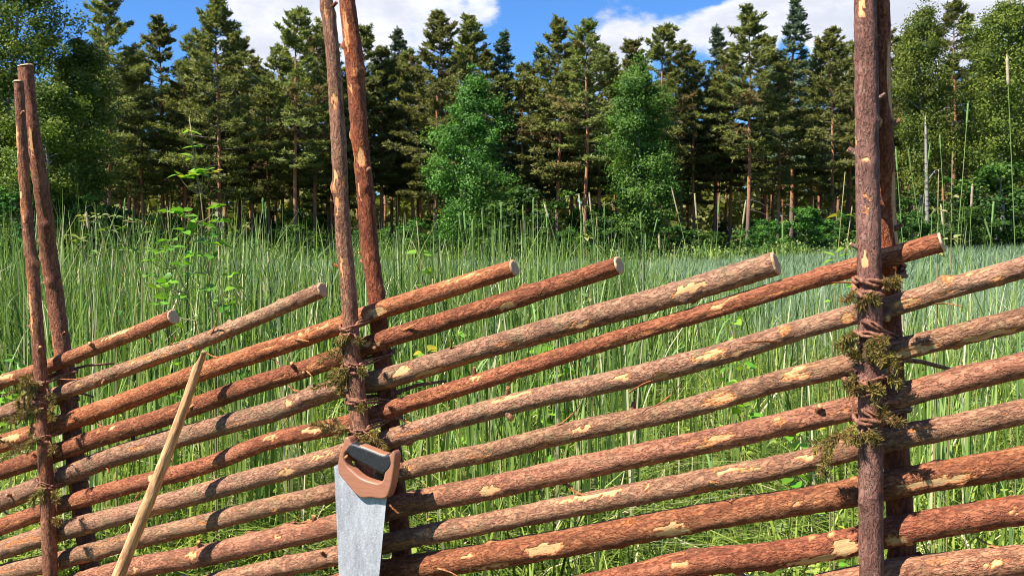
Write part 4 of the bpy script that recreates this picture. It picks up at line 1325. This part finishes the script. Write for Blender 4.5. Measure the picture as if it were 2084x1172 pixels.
pairs = [(post_axis[0][1], post_axis[1][1]), (post_axis[2][1], post_axis[3][1]), (post_axis[4][1], post_axis[5][1])]
TIES = [  # pair, image y on the front pole, turns, tube radius, tail, sprigs (x0,y0,x1,y1,branches)
    (0, 772, 1.55, 0.0045, (0.13, 0.03, 0.02), [(92, 776, 20, 806, 7), (88, 784, 40, 772, 6), (96, 792, 108, 826, 5)]),
    (0, 826, 1.90, 0.0041, (0.05, 0.02, -0.01), [(90, 830, 30, 842, 6), (98, 832, 116, 848, 4)]),
    (0, 884, 1.10, 0.0043, None, [(92, 886, 24, 902, 6), (100, 898, 116, 918, 3)]),
    (0, 996, 1.55, 0.0039, (0.06, 0.02, 0.02), [(96, 992, 60, 1004, 5), (104, 1000, 122, 1012, 4), (108, 1052, 126, 1060, 3)]),
    (1, 664, 1.55, 0.0048, None, [(714, 676, 676, 726, 6), (712, 680, 694, 694, 5), (722, 682, 736, 700, 3)]),
    (1, 738, 1.20, 0.0048, (0.04, 0.03, 0.0), [(716, 744, 660, 776, 7), (712, 750, 684, 790, 5), (726, 746, 744, 762, 4)]),
    (1, 812, 1.90, 0.0050, (0.11, 0.05, 0.02), [(722, 826, 742, 832, 4)]),
    (1, 874, 1.30, 0.0048, (0.10, 0.05, 0.01), [(740, 878, 792, 906, 5), (716, 872, 646, 862, 6), (720, 884, 742, 896, 4)]),
    (2, 578, 1.90, 0.0057, None, [(1756, 592, 1790, 612, 7), (1742, 586, 1728, 604, 4), (1796, 588, 1830, 560, 5), (1766, 600, 1752, 622, 4)]),
    (2, 686, 1.20, 0.0048, (0.05, 0.03, 0.0), [(1752, 680, 1704, 690, 6), (1764, 684, 1790, 726, 8), (1772, 680, 1802, 696, 6), (1748, 690, 1712, 708, 4), (1800, 712, 1824, 742, 5)]),
    (2, 757, 1.55, 0.0053, (0.16, 0.06, -0.03), [(1752, 740, 1734, 714, 5), (1762, 770, 1790, 800, 8), (1756, 772, 1742, 792, 5), (1800, 766, 1826, 770, 4), (1750, 764, 1722, 776, 4)]),
    (2, 856, 1.20, 0.0053, (0.09, 0.04, 0.01), [(1752, 862, 1672, 900, 5), (1700, 880, 1664, 958, 4), (1766, 868, 1786, 900, 7), (1790, 860, 1804, 828, 6), (1800, 852, 1832, 850, 5), (1756, 874, 1740, 900, 4)]),
]
for i, (pi, y, turns, tr_, tail, sprigs) in enumerate(TIES):
    lf, lb = pairs[pi]
    fx = {0: 90, 1: 722, 2: 1769}[pi]
    z = on_fence(fx, y, -0.05).z
    cf, rf = axis_at(lf, z)
    cb, rb = axis_at(lb, z)
    me, c = loop_mesh(cf, rf, cb, rb, 300 + i, turns, tr_, tail)
    tie_m = Matrix.Translation(c)
    o = child('withy_tie', me, M['twig'], tie_m, fence)
    for k, (x0, y0, x1, y1, nb) in enumerate(sprigs):
        offn = -(0.033 + 2 * rf + 0.004)
        p0 = on_fence(x0, y0, offn)
        p1 = on_fence(x1, y1, offn - 0.004 * (k % 3))
        L = max(0.022, (p1 - p0).length * 0.88)
        tw, nd = sprig(p0, p1 - p0, L, 500 + i * 10 + k, 0.22, max(4, nb), 0.6)
        tw_o = child('spruce_sprig', tw, M['twig'], Matrix.Translation(p0), o, tie_m)
        # needles joined with their twig as one piece
        nd.materials.append(M['tie_needles'])
        bm = bmesh.new(); bm.from_mesh(tw); n0 = len(bm.faces); bm.from_mesh(nd)
        bm.faces.ensure_lookup_table()
        for f in bm.faces[n0:]:
            f.material_index = 1
        tw.materials.append(M['tie_needles'])
        bm.to_mesh(tw); bm.free(); bpy.data.meshes.remove(nd)

# ------------------------------------------------------------------ the peeled stick
def stick():
    top, bot = on_fence(412, 716, -0.062), at(241, 1172, 2.12)
    dv = (bot - top).normalized()
    k = (bot.z) / -dv.z
    end = bot + dv * k
    mid = (top + bot) * 0.5 + Vector((0.006, 0, 0))
    r = [0.0092, 0.0106, 0.0124, 0.0138, 0.0142]
    pts = [top, top + (mid - top) * 0.5 + Vector((0.002, 0, 0)), mid, bot, end]
    lg = Log(pts, r, -N, 7, rough=0.05, sides=24)
    lg.facet(0.0, R(60), 0.07, 0.9)
    m, t = new_mat('peeled_wood')
    co = t.n('ShaderNodeTexCoord').outputs['Object']
    g = t.noise(t.n('ShaderNodeMapping', {'Vector': co, 'Scale': (14, 190, 190)}).outputs[0], 1, 4, 0.6)
    b = t.noise(t.n('ShaderNodeMapping', {'Vector': co, 'Scale': (11, 60, 60)}).outputs[0], 1, 4, 0.65)
    c = t.ramp(g, [(0.3, (0.34, 0.15, 0.055)), (0.5, (0.53, 0.28, 0.115)), (0.7, (0.68, 0.43, 0.20))])
    c = t.mix(t.smooth(b, 0.52, 0.62, 0, 0.8), c, (0.33, 0.13, 0.055))
    p_ = t.n('ShaderNodeBsdfPrincipled', {'Base Color': c, 'Roughness': 0.6, 'Normal': t.n('ShaderNodeBump', {'Height': g, 'Distance': 0.002}).outputs[0]})
    finish(t, p_.outputs[0])
    e = empty('peeled_stick', end)
    child('shaft', lg.mesh('shaft'), m, lg.M, e)
    me, m4 = lg.end_disc(0, 3, 0.3)
    child('cut_end', me, M['cut_wood'], m4, e)
    tag(e, 'peeled pale stick leaning against the rails between the left and middle posts', 'stick')


stick()


# ------------------------------------------------------------------ the hand saw
def saw():
    cf, rf = axis_at(pairs[1][0], 0.85)
    off = N.dot(cf) - CF - rf - 0.020
    O = on_fence(735, 1000, off)

    def loc(px, py):
        p = on_fence(px, py, off) - O
        return (p.dot(D), p.z)

    def zl(x, y):        # pixels of the enlarged view
        return loc(640 + x / 3.755, 860 + y / 3.755)
    e = empty('hand_saw', O)
    # matrix: local x = D, local y = up, local z = towards the viewer
    Mx = Matrix((D, Vector((0, 0, 1)), -N)).transposed().to_4x4()
    Mx.translation = O

    def plate(name, outer, holes, half, bevel, mat, smooth_n=0, zoff=0.0, parent=e, pm=None):
        cu = bpy.data.curves.new(name, 'CURVE')
        cu.dimensions = '2D'; cu.fill_mode = 'BOTH'
        cu.extrude = max(0.0001, half - bevel); cu.bevel_depth = bevel; cu.bevel_resolution = 3; cu.offset = -bevel
        for poly in [outer] + holes:
            P = np.array(poly)
            if smooth_n:
                n = len(P)
                Pp = np.vstack([P[-3:], P, P[:3]])
                c = catmull(np.column_stack([Pp, np.zeros(len(Pp))]), len(Pp) * smooth_n)
                s = np.concatenate([[0], np.cumsum(np.linalg.norm(np.diff(Pp, axis=0), axis=1))])
                q = np.linspace(0, s[-1], len(c))
                P = c[(q >= s[3]) & (q < s[3 + n]), :2]
            sp = cu.splines.new('POLY')
            sp.points.add(len(P) - 1)
            sp.points.foreach_set('co', np.column_stack([P, np.zeros(len(P)), np.ones(len(P))]).ravel())
            sp.use_cyclic_u = True
        tmp = bpy.data.objects.new('tmp', cu)
        COL.objects.link(tmp)
        dg = bpy.context.evaluated_depsgraph_get()
        me = bpy.data.meshes.new_from_object(tmp.evaluated_get(dg))
        bpy.data.objects.remove(tmp)
        me.materials.clear()
        me.polygons.foreach_set('use_smooth', np.zeros(len(me.polygons), bool))
        m4 = Mx @ Matrix.Translation((0, 0, zoff))
        return child(name, me, mat, m4, parent, pm)

    blade_m, t = new_mat('saw_steel')
    co = t.n('ShaderNodeTexCoord').outputs['Object']
    st = t.noise(t.n('ShaderNodeMapping', {'Vector': co, 'Scale': (300, 40, 1)}).outputs[0], 1, 3, 0.6)
    bl = t.noise(t.n('ShaderNodeMapping', {'Vector': co, 'Scale': (26, 9, 1)}).outputs[0], 1, 5, 0.7)
    sp = t.noise(co, 330, 4, 0.7)
    c = t.mix(t.smooth(bl, 0.35, 0.7), (0.27, 0.27, 0.29), (0.47, 0.47, 0.485))
    c = t.mix(t.smooth(st, 0.45, 0.75, 0, 0.3), c, (0.66, 0.66, 0.67))
    c = t.mix(t.smooth(sp, 0.52, 0.66, 0, 0.55), c, (0.24, 0.22, 0.21))
    rust = t.smooth(t.noise(t.n('ShaderNodeMapping', {'Vector': co, 'Scale': (40, 16, 1)}).outputs[0], 1, 6, 0.75), 0.60, 0.72, 0, 0.5)
    c = t.mix(rust, c, (0.30, 0.22, 0.15))
    scr = t.n('ShaderNodeTexWave', {'Vector': t.n('ShaderNodeMapping', {'Vector': co, 'Rotation': (0, 0, 1.2)}).outputs[0], 'Scale': 60.0, 'Distortion': 14.0, 'Detail': 5.0, 'Detail Scale': 2.2}).outputs['Fac']
    c = t.mix(t.smooth(scr, 0.93, 0.99, 0, 0.5), c, (0.85, 0.85, 0.86))
    rg = t.math('MULTIPLY_ADD', bl, 0.25, 0.34)
    p = t.n('ShaderNodeBsdfPrincipled', {'Base Color': c, 'Metallic': 0.25, 'Roughness': rg, 'Anisotropic': 0.3,
                                         'Normal': t.n('ShaderNodeBump', {'Height': t.math('ADD', st, t.math('MULTIPLY', sp, 0.6)), 'Strength': 0.35, 'Distance': 0.0006}).outputs[0]})
    finish(t, p.outputs[0])
    handle_m = simple('saw_handle_plastic', lambda t, co: (t.mix(t.smooth(t.noise(t.n('ShaderNodeMapping', {'Vector': co, 'Rotation': (0, 0, 0.35), 'Scale': (30, 300, 30)}).outputs[0], 1, 4, 0.6), 0.4, 0.68, 0, 0.5), (0.34, 0.145, 0.082), (0.24, 0.092, 0.05)), t.noise(co, 900, 2)), 0.42, 0.45, 0, 0.0003)
    grip_m = simple('saw_grip_rubber', lambda t, co: (t.mix(t.smooth(t.noise(co, 420, 3), 0.45, 0.7), (0.012, 0.012, 0.013), (0.035, 0.035, 0.037)), t.noise(co, 700, 2)), 0.5, 0.4, 0, 0.0006)

    # blade with teeth along the left edge
    tl, bl_, br, tr_ = loc(681, 948), loc(707, 1545), loc(736, 1545), loc(788, 1000)
    n = 150
    edge = []
    for i in range(n):
        f = i / n
        x = tl[0] + (bl_[0] - tl[0]) * f; y = tl[1] + (bl_[1] - tl[1]) * f
        y2 = tl[1] + (bl_[1] - tl[1]) * (f + 0.5 / n)
        edge += [(x, y), (x - 0.0016, y2)]
    outer = edge + [bl_, br, tr_, loc(760, 985), loc(735, 965), loc(695, 940)]
    plate('blade', outer[::-1], [], 0.0005, 0.0, blade_m)
    handle = [(262, 104), (240, 165), (214, 240), (203, 320), (209, 374), (262, 446), (345, 541), (368, 559), (460, 565), (556, 571), (576, 562), (602, 506), (624, 400), (637, 300), (635, 226), (622, 208), (606, 228), (560, 232), (470, 200), (380, 167), (306, 150), (292, 118), (280, 102)]
    hole = [(258, 228), (252, 262), (268, 310), (318, 360), (380, 410), (450, 438), (526, 446), (546, 428), (556, 392), (556, 336), (500, 300), (430, 270), (350, 236), (296, 200)]
    plate('handle', [zl(*q) for q in handle], [[zl(*q) for q in hole]], 0.0115, 0.004, handle_m, 5)
    grip = [(300, 152), (380, 169), (470, 202), (560, 234), (600, 232), (612, 262), (616, 312), (592, 356), (556, 384), (500, 362), (430, 326), (350, 284), (290, 240), (264, 208), (278, 170)]
    plate('grip', [zl(*q) for q in grip], [], 0.0128, 0.006, grip_m, 5)
    tag(e, 'hand saw with brown and black handle hanging from the middle post', 'saw')
    # branch stub on the post that carries the saw
    q = Vector((-0.35, -0.9, 0.25)).normalized().to_track_quat('Z', 'X').to_matrix().to_4x4()
    q.translation = on_fence(640 + 300 / 3.755, 860 + 262 / 3.755, off + 0.024)
    po, pl = post_axis[2]
    child('branch_stub', stub_mesh(0.0062, 0.034, 77), M['post_bark'], q, po, pl.M)


saw()


# ------------------------------------------------------------------ plants that stand out of the grass
def timothy(x, y, Y, lean_px, dry, label, head_len=0.075, head_r=0.0042, seed=0, group=None, droop=0.0):
    r = np.random.default_rng(seed)
    tip = at(x, y, Y)
    bx = at(x + lean_px, 900, Y).x
    g0 = gzf(bx, Y)
    base = np.array([bx, Y + r.uniform(-0.1, 0.1), g0])
    tp = np.array(tip)
    t = np.linspace(0, 1, 9)[:, None]
    curve = base + (tp - base) * t
    curve[:, 0] = base[0] + (tp[0] - base[0]) * (t[:, 0] ** 2.6)
    curve[:, 1] += 0.05 * np.sin(t[:, 0] * 3 + seed) * t[:, 0]
    curve[:, 0] += 0.012 * np.sin(t[:, 0] * 5.5 + seed * 1.7) * t[:, 0] * (1 - t[:, 0]) * 4
    curve[:, 2] = base[2] + (tp[2] - base[2]) * (t[:, 0] ** (1.0 - 0.12 * droop))
    e = empty('timothy_stalk', base)
    mt = M['timothy_dry'] if dry else M['timothy_green']
    loc = curve - base
    ln = np.linalg.norm(loc[-1] - loc[-2])
    ax = (loc[-1] - loc[-2]) / ln
    hb = loc[-1] - ax * head_len
    g = Geo()
    g.tube(np.vstack([loc[:-1], hb + ax * 0.01]), np.linspace(0.0016, 0.0008, 9), 5, 0.75)
    link('stem', g.mesh('stem', True), e, M['timothy_green'])
    g = Geo()
    s = np.linspace(0, 1, 14)
    prof = head_r * np.minimum(1, np.minimum(s * 7 + 0.25, (1 - s) * 6 + 0.15)) * (1 + 0.12 * np.sin(s * 60))
    g.tube(hb + ax * head_len * s[:, None] + np.array([0.0, 0, -0.03 * droop]) * (s ** 2)[:, None], prof, 8, 0.65)
    m = 110
    ss = r.uniform(0.03, 0.97, m)
    A = unit(perp_r(np.repeat(ax[None], m, 0), r) + ax * 0.9)
    P = hb + ax * head_len * ss[:, None] + np.array([0.0, 0, -0.03 * droop]) * (ss ** 2)[:, None] + A * head_r * 0.6
    g.cards(P, A, head_r * 0.9, unit(np.cross(A, r.normal(size=(m, 3)))), 0.0006, 0.0003, r.uniform(0.4, 1, m))
    link('seed_head', g.mesh('seed_head', True), e, mt)
    # two stem leaves
    nl = 2
    f = r.uniform(0.35, 0.72, nl)
    Bs = np.column_stack([np.interp(f, t[:, 0], loc[:, k]) for k in range(3)])
    V, Q, T = ribbons(Bs, r.uniform(0, 6.28, nl), r.uniform(0.35, 0.8, nl), r.uniform(0.12, 0.24, nl), r.uniform(0.006, 0.009, nl), 5, r.uniform(0.2, 0.7, nl), r, 0.6)
    kk = 12
    for q in range(nl):
        g = Geo()
        g.add(V[q * kk:(q + 1) * kk], Q[:5], T[q * kk:(q + 1) * kk])
        link('leaf', g.mesh('leaf', True), e, M['timothy_green'])
    tag(e, label, 'grass stalk', group or 'timothy stalks above the grass')
    return e


SINGLE = [
    (2028, 119, 2.0, 46, 1, 'tallest timothy stalk with a pale head near the right edge', .07, .0045),
    (1971, 207, 2.3, -40, 0, 'tall green timothy stalk left of the tallest one', .06, .0035),
    (1927, 269, 2.6, 4, 0, 'thin green timothy stalk beside the pale birch stem', .05, .003),
    (1906, 288, 3.0, -60, 0, 'timothy stalk leaning right over the pale birch stem', .06, .003),
    (1825, 298, 2.2, 60, 0, 'thick green stalk close to the right edge of the right posts', .065, .0032),
    (1834, 304, 2.25, 110, 0, 'second thick green stalk next to the right posts, leaning further left', .065, .003),
    (1962, 376, 2.6, -20, 1, 'short pale timothy head between the tall stalks at right', .07, .005),
    (2018, 410, 3.0, -40, 0, 'broad green timothy head low beside the tallest stalk', .08, .005),
    (1925, 414, 2.8, 30, 1, 'pale slim timothy head above the topmost rail end at right', .07, .004),
    (1372, 380, 3.0, 90, 1, 'long pale stalk leaning left, right of the second green tree', .10, .0032),
    (1416, 393, 3.0, 30, 1, 'upright pale timothy stalk right of the long leaning one', .09, .004),
    (1461, 393, 3.0, -8, 0, 'brown stem with a thin head beside the upright pale stalk', .08, .0035),
    (1510, 408, 2.8, -40, 1, 'pale timothy stalk leaning right below the bare straight pine trunk', .08, .004),
    (1177, 395, 3.0, 20, 1, 'pale timothy tip left of a paired pale tip over the green shrub', .06, .0035),
    (1200, 390, 3.0, 24, 1, 'pale timothy tip right of its pale twin over the green shrub', .07, .0035),
    (1109, 414, 2.9, 130, 1, 'pale timothy stalk bent far to the left over the longest top rail', .05, .0045),
    (1232, 409, 3.2, 6, 0, 'upright green timothy stalk above the sawn end of the second top rail', .065, .004),
    (1302, 432, 3.0, 14, 0, 'wide green stalk right of the sawn end of the second top rail', .065, .0055),
    (1336, 477, 2.8, 14, 1, 'small white tipped stalk beside the wide green stalk', .05, .004),
    (1085, 403, 3.2, 12, 0, 'tallest green timothy stalk of the middle cluster', .065, .0045),
    (1064, 417, 3.2, 16, 0, 'green timothy stalk left of the tallest of the middle cluster', .065, .004),
    (1113, 430, 3.2, 4, 0, 'green timothy stalk right of the tallest of the middle cluster', .065, .004),
    (1020, 411, 3.0, 4, 0, 'green timothy stalk below the dark foot of the bright green tree', .065, .0045),
    (981, 425, 3.0, 30, 0, 'green timothy stalk leaning left at the foot of the bright green tree', .08, .004),
    (936, 432, 2.8, 36, 0, 'leftmost stalk of the thick green tuft below the bright green tree', .065, .005),
    (946, 430, 2.8, 26, 0, 'middle stalk of the thick green tuft below the bright green tree', .065, .005),
    (962, 446, 2.8, 12, 0, 'rightmost stalk of the thick green tuft below the bright green tree', .065, .005),
    (245, 402, 3.2, -4, 0, 'slim upright stalk right of the left fence posts', .065, .0035),
    (161, 430, 2.9, 50, 1, 'pale drooping seed head beside the left fence posts', .06, .006),
    (532, 402, 3.2, 14, 0, 'tall grey green stalk left of the middle fence posts', .065, .0045),
    (545, 412, 3.3, 20, 0, 'second grey green stalk just right of the tall one left of the middle posts', .065, .004),
    (552, 512, 3.0, 70, 1, 'pale curved stalk arching left of the middle fence posts', .04, .004),
    (165, 548, 3.0, 34, 1, 'short whitish head low beside the back left post', .05, .005),
    (438, 500, 2.6, 44, 1, 'long dry stem leaning left through the sapling leaves', .05, .0035),
]
for i, (x, y, Y, ln, dry, lab, hl, hr) in enumerate(SINGLE):
    timothy(x, y, Y, ln, dry, lab, hl * 0.9, hr * 0.66, 40 + i)
trng = random.Random(17)
for i in range(44):
    x = trng.uniform(0, 1000) if i < 30 else trng.uniform(1000, 2070)
    if 30 < x < 130 or 660 < x < 790:
        x += 110
    y = trng.uniform(470, 585) if x < 900 else trng.uniform(440, 520)
    timothy(x, y, trng.uniform(3.4, 6.0), trng.uniform(-70, 110), 1 if trng.random() < 0.1 else 0, 'slim timothy stalk standing among the tall green grass', trng.uniform(.06, .1), trng.uniform(.003, .0045), 200 + i, 'timothy stalks in the tall grass')


def leaf_mesh(L, W, fold, seed, tone):
    """one heart-shaped leaf in the xy plane, pointing along x"""
    r = np.random.default_rng(seed)
    s = np.linspace(0, 1, 7)
    half = W * 0.5 * (np.sin(np.pi * s ** 0.62) ** 0.8 + 0.02)
    V = []
    for a, h in zip(s, half):
        z = -0.22 * L * a ** 2
        V += [(a * L, -h, z + fold * h), (a * L, 0, z), (a * L, h, z + fold * h)]
    Q = []
    for k in range(6):
        b = 3 * k
        Q += [(b, b + 1, b + 4, b + 3), (b + 1, b + 2, b + 5, b + 4)]
    return qmesh('leaf', V, Q, {'tone': np.full(len(V), tone) + r.normal(0, 0.03, len(V))})


LEAVES = [leaf_mesh(1.0, 0.85, 0.22, k, tn) for k, tn in enumerate((0.25, 0.45, 0.6, 0.75, 0.88, 0.98))]


def leafy_plant(name, stems, nleaf, size, mat, stem_mat, label, cat, seed, tones=(0, 5), clump=None, group=None, width=1.0):
    """stems: list of world polylines with radii; leaves set along them"""
    r = np.random.default_rng(seed)
    base = stems[0][0][0].copy()
    e = empty(name, base)
    g_all = []
    for pts, r0 in stems:
        g = Geo()
        P = np.array([tuple(p - base) for p in pts])
        C = catmull(P, 14)
        g.tube(C, np.linspace(r0, r0 * 0.35, 14), 6)
        link('stem', g.mesh('stem', True), e, stem_mat)
        g_all.append(C)
    for k in range(nleaf):
        C = g_all[int(r.integers(0, len(g_all)))]
        f = r.uniform(0.3, 1.0) if clump is None else np.clip(r.choice(clump) + r.normal(0, 0.035), 0.05, 1.0)
        i = int(f * 13)
        p = C[i]
        a = r.uniform(0, 6.283)
        el = r.uniform(-0.35, 0.55)
        dv = Vector((math.cos(a) * math.cos(el), math.sin(a) * math.cos(el), math.sin(el)))
        me = LEAVES[int(r.integers(tones[0], tones[1] + 1))]
        if not me.materials:
            me.materials.append(mat)
        o = link('leaf', me, e)
        s = size * r.uniform(0.6, 1.2)
        q = dv.to_track_quat('X', 'Z').to_matrix().to_4x4()
        q = q @ Matrix.Rotation(r.uniform(-0.7, 0.7), 4, 'X')
        q.translation = Vector(p) + dv * size * 0.35
        o.matrix_local = q @ Matrix.Diagonal((s, s * width, s, 1))
        if o.data.materials[0] != mat:
            o.material_slots[0].link = 'OBJECT'
            o.material_slots[0].material = mat
    tag(e, label, cat, group)
    return e


def gpt(x, Y):
    p = at(x, 800, Y)
    return Vector((p.x, Y, gzf(p.x, Y)))


Y0 = 3.2


def set_leaves(e, spots, size, mat, seed, width=1.0):
    """extra leaves in small sprays: (x, y, count, radius px, tone index)"""
    r = np.random.default_rng(seed)
    stems = [[v.co.copy() for v in ch.data.vertices] for ch in e.children if ch.name.startswith('stem')]
    allv = [v for st in stems for v in st]
    for (x, y, n, rad, tn) in spots:
        c = at(x, y, Y0) - e.location
        below = [v for v in allv if v.z < c.z - 0.01] or allv
        near = min(below, key=lambda v: (v - c).length)
        if (near - c).length > 0.012:
            g = Geo()
            mid = (near + c) * 0.5 + Vector((0, 0, -0.12 * (near - c).length))
            g.tube(catmull([tuple(near), tuple(mid), tuple(c)], 7), np.linspace(0.0017, 0.0009, 7), 5)
            link('twig', g.mesh('twig', True), e, M['sapling_stem'])
        for k in range(n):
            a = 6.283 * (k + r.uniform(-0.3, 0.3)) / n
            el = r.uniform(-0.15, 0.5)
            dv = Vector((math.cos(a) * math.cos(el), math.sin(a) * math.cos(el), math.sin(el)))
            me = LEAVES[int(np.clip(tn + r.integers(-1, 2), 0, 5))]
            o = link('leaf', me, e)
            if not me.materials:
                me.materials.append(mat)
            s_ = size * r.uniform(0.65, 1.15)
            q = dv.to_track_quat('X', 'Z').to_matrix().to_4x4() @ Matrix.Rotation(r.uniform(-0.6, 0.6), 4, 'X')
            q.translation = c + dv * rad * Y0 / F * r.uniform(0.05, 0.45)
            o.matrix_local = q @ Matrix.Diagonal((s_, s_ * width, s_, 1))
            o.material_slots[0].link = 'OBJECT'
            o.material_slots[0].material = mat


sap = leafy_plant('aspen_sapling', [([gpt(436, Y0), at(425, 560, Y0), at(412, 430, Y0), at(402, 350, Y0), at(392, 300, Y0), at(385, 238, Y0)], 0.0042),
                              ([gpt(436, Y0), at(445, 600, Y0), at(446, 500, Y0), at(436, 430, Y0)], 0.003),
                              ([gpt(430, Y0), at(390, 620, Y0), at(350, 520, Y0 + .1), at(340, 420, Y0 + .1)], 0.003),
                              ([at(420, 480, Y0), at(395, 445, Y0), at(362, 430, Y0)], 0.002)],
            24, 0.036, M['sapling_leaves'], M['sapling_stem'], 'young aspen sapling with bright leaves between the left and middle posts', 'sapling', 5, (1, 4))
set_leaves(sap, [(400, 356, 10, 22, 4), (385, 362, 6, 16, 3), (412, 350, 6, 16, 3), (385, 268, 3, 8, 5), (398, 300, 3, 8, 3), (394, 322, 3, 8, 3),
                 (345, 432, 5, 16, 3), (378, 440, 4, 14, 2), (440, 424, 5, 14, 3), (445, 450, 5, 14, 2), (425, 462, 6, 16, 1), (436, 478, 5, 18, 2),
                 (412, 492, 5, 16, 1), (320, 512, 6, 18, 3), (305, 530, 5, 16, 4), (350, 505, 4, 16, 2), (368, 540, 5, 18, 2), (450, 500, 4, 14, 3),
                 (340, 575, 5, 18, 3), (395, 560, 5, 20, 2), (470, 560, 4, 16, 3), (330, 620, 4, 16, 2), (480, 585, 3, 10, 4), (362, 356, 4, 12, 4), (432, 352, 4, 12, 4), (375, 470, 5, 16, 2), (395, 520, 5, 18, 2), (430, 520, 5, 18, 1), (300, 560, 4, 14, 3), (420, 590, 5, 18, 1)], 0.036, M['sapling_leaves'], 15, 0.9)
herb = leafy_plant('meadow_herb', [([gpt(225, Y0), at(220, 560, Y0), at(200, 440, Y0)], 0.003), ([gpt(230, Y0), at(250, 540, Y0), at(262, 440, Y0)], 0.003), ([gpt(215, Y0), at(180, 560, Y0), at(166, 460, Y0)], 0.003),
                             ([gpt(240, Y0), at(290, 560, Y0), at(288, 450, Y0)], 0.0025)],
            40, 0.03, M['weed_leaves'], M['sapling_stem'], 'dull leafy herb with dry tops right of the left posts', 'herb', 6, (0, 4), None, None, 0.5)
set_leaves(herb, [(168, 440, 6, 14, 5), (182, 452, 5, 14, 4), (200, 440, 6, 16, 3), (215, 470, 7, 20, 2), (190, 480, 6, 18, 1), (235, 440, 6, 18, 3), (250, 465, 7, 20, 2),
                  (270, 450, 5, 16, 3), (230, 500, 7, 24, 1), (160, 490, 6, 18, 3), (140, 480, 5, 14, 4), (285, 480, 5, 18, 2), (260, 510, 6, 22, 1), (200, 515, 6, 22, 1)], 0.03, M['weed_leaves'], 16, 0.5)
leafy_plant('meadow_herb', [([gpt(866, 3.0), at(858, 560, 3.0), at(848, 450, 3.0)], 0.004), ([gpt(866, 3.0), at(870, 560, 3.0), at(838, 490, 3.0)], 0.003)],
            34, 0.034, M['sapling_leaves'], M['sapling_stem'], 'small plant with orange tinted leaves right of the middle posts', 'herb', 7, (2, 5))
leafy_plant('meadow_herb', [([gpt(1200, 3.4), at(1198, 560, 3.4), at(1185, 420, 3.4)], 0.003), ([gpt(1200, 3.4), at(1205, 560, 3.4), at(1215, 440, 3.4)], 0.003)],
            52, 0.026, M['weed_leaves'], M['sapling_stem'], 'pale tufted herb above the sawn end of the longest top rails', 'herb', 8, (1, 5), [0.9, 0.95, 0.7, 0.8], None, 0.7)
leafy_plant('meadow_herb', [([gpt(1912, 2.6), at(1908, 470, 2.6), at(1910, 345, 2.6)], 0.003), ([gpt(1935, 2.6), at(1936, 470, 2.6), at(1938, 310, 2.6)], 0.0025)],
            30, 0.02, M['weed_leaves'], M['sapling_stem'], 'yellowish flowering herb beside the pale birch stem', 'herb', 9, (4, 5), [0.93, 0.97, 0.88], None, 0.6)
leafy_plant('meadow_herb', [([gpt(1700, 2.5), at(1702, 560, 2.5), at(1720, 350, 2.5)], 0.003), ([gpt(1710, 2.5), at(1716, 560, 2.5), at(1734, 420, 2.5)], 0.003)],
            34, 0.03, M['sapling_leaves'], M['sapling_stem'], 'leafy herb partly hidden left of the right posts', 'herb', 10, (2, 5), None, None, 0.6)
spots = [(1090, 660, 3.6, 'bright broad-leaved plant under the longest top rail'), (1120, 720, 3.4, 'broad-leaved plant in the gap below the longest rail'),
         (10, 700, 3.4, 'broad-leaved plant at the left edge above the rails'), (1500, 680, 3.6, 'broad-leaved plant under the right end of the thick rail'),
         (930, 640, 3.6, 'broad-leaved plant between the two top rails of the middle bay'), (460, 590, 3.6, 'leafy plant right of the sapling stem'),
         (330, 560, 3.5, 'leafy plant left of the sapling stem'), (1600, 830, 3.2, 'broad-leaved plant low beside the right posts'),
         (1480, 560, 4.5, 'leafy plant behind the end of the thick rail')]
for i, (x, y, Y, lab) in enumerate(spots):
    leafy_plant('broadleaf_plant', [([gpt(x, Y), at(x + 8, y + 70, Y), at(x - 15, y - 20, Y)], 0.003), ([gpt(x + 10, Y), at(x + 20, y + 60, Y), at(x + 30, y, Y)], 0.003)],
                26, 0.05, M['sapling_leaves'], M['sapling_stem'], lab, 'plant', 20 + i, (0, 4), [0.7, 0.8, 0.9, 0.95, 0.6])
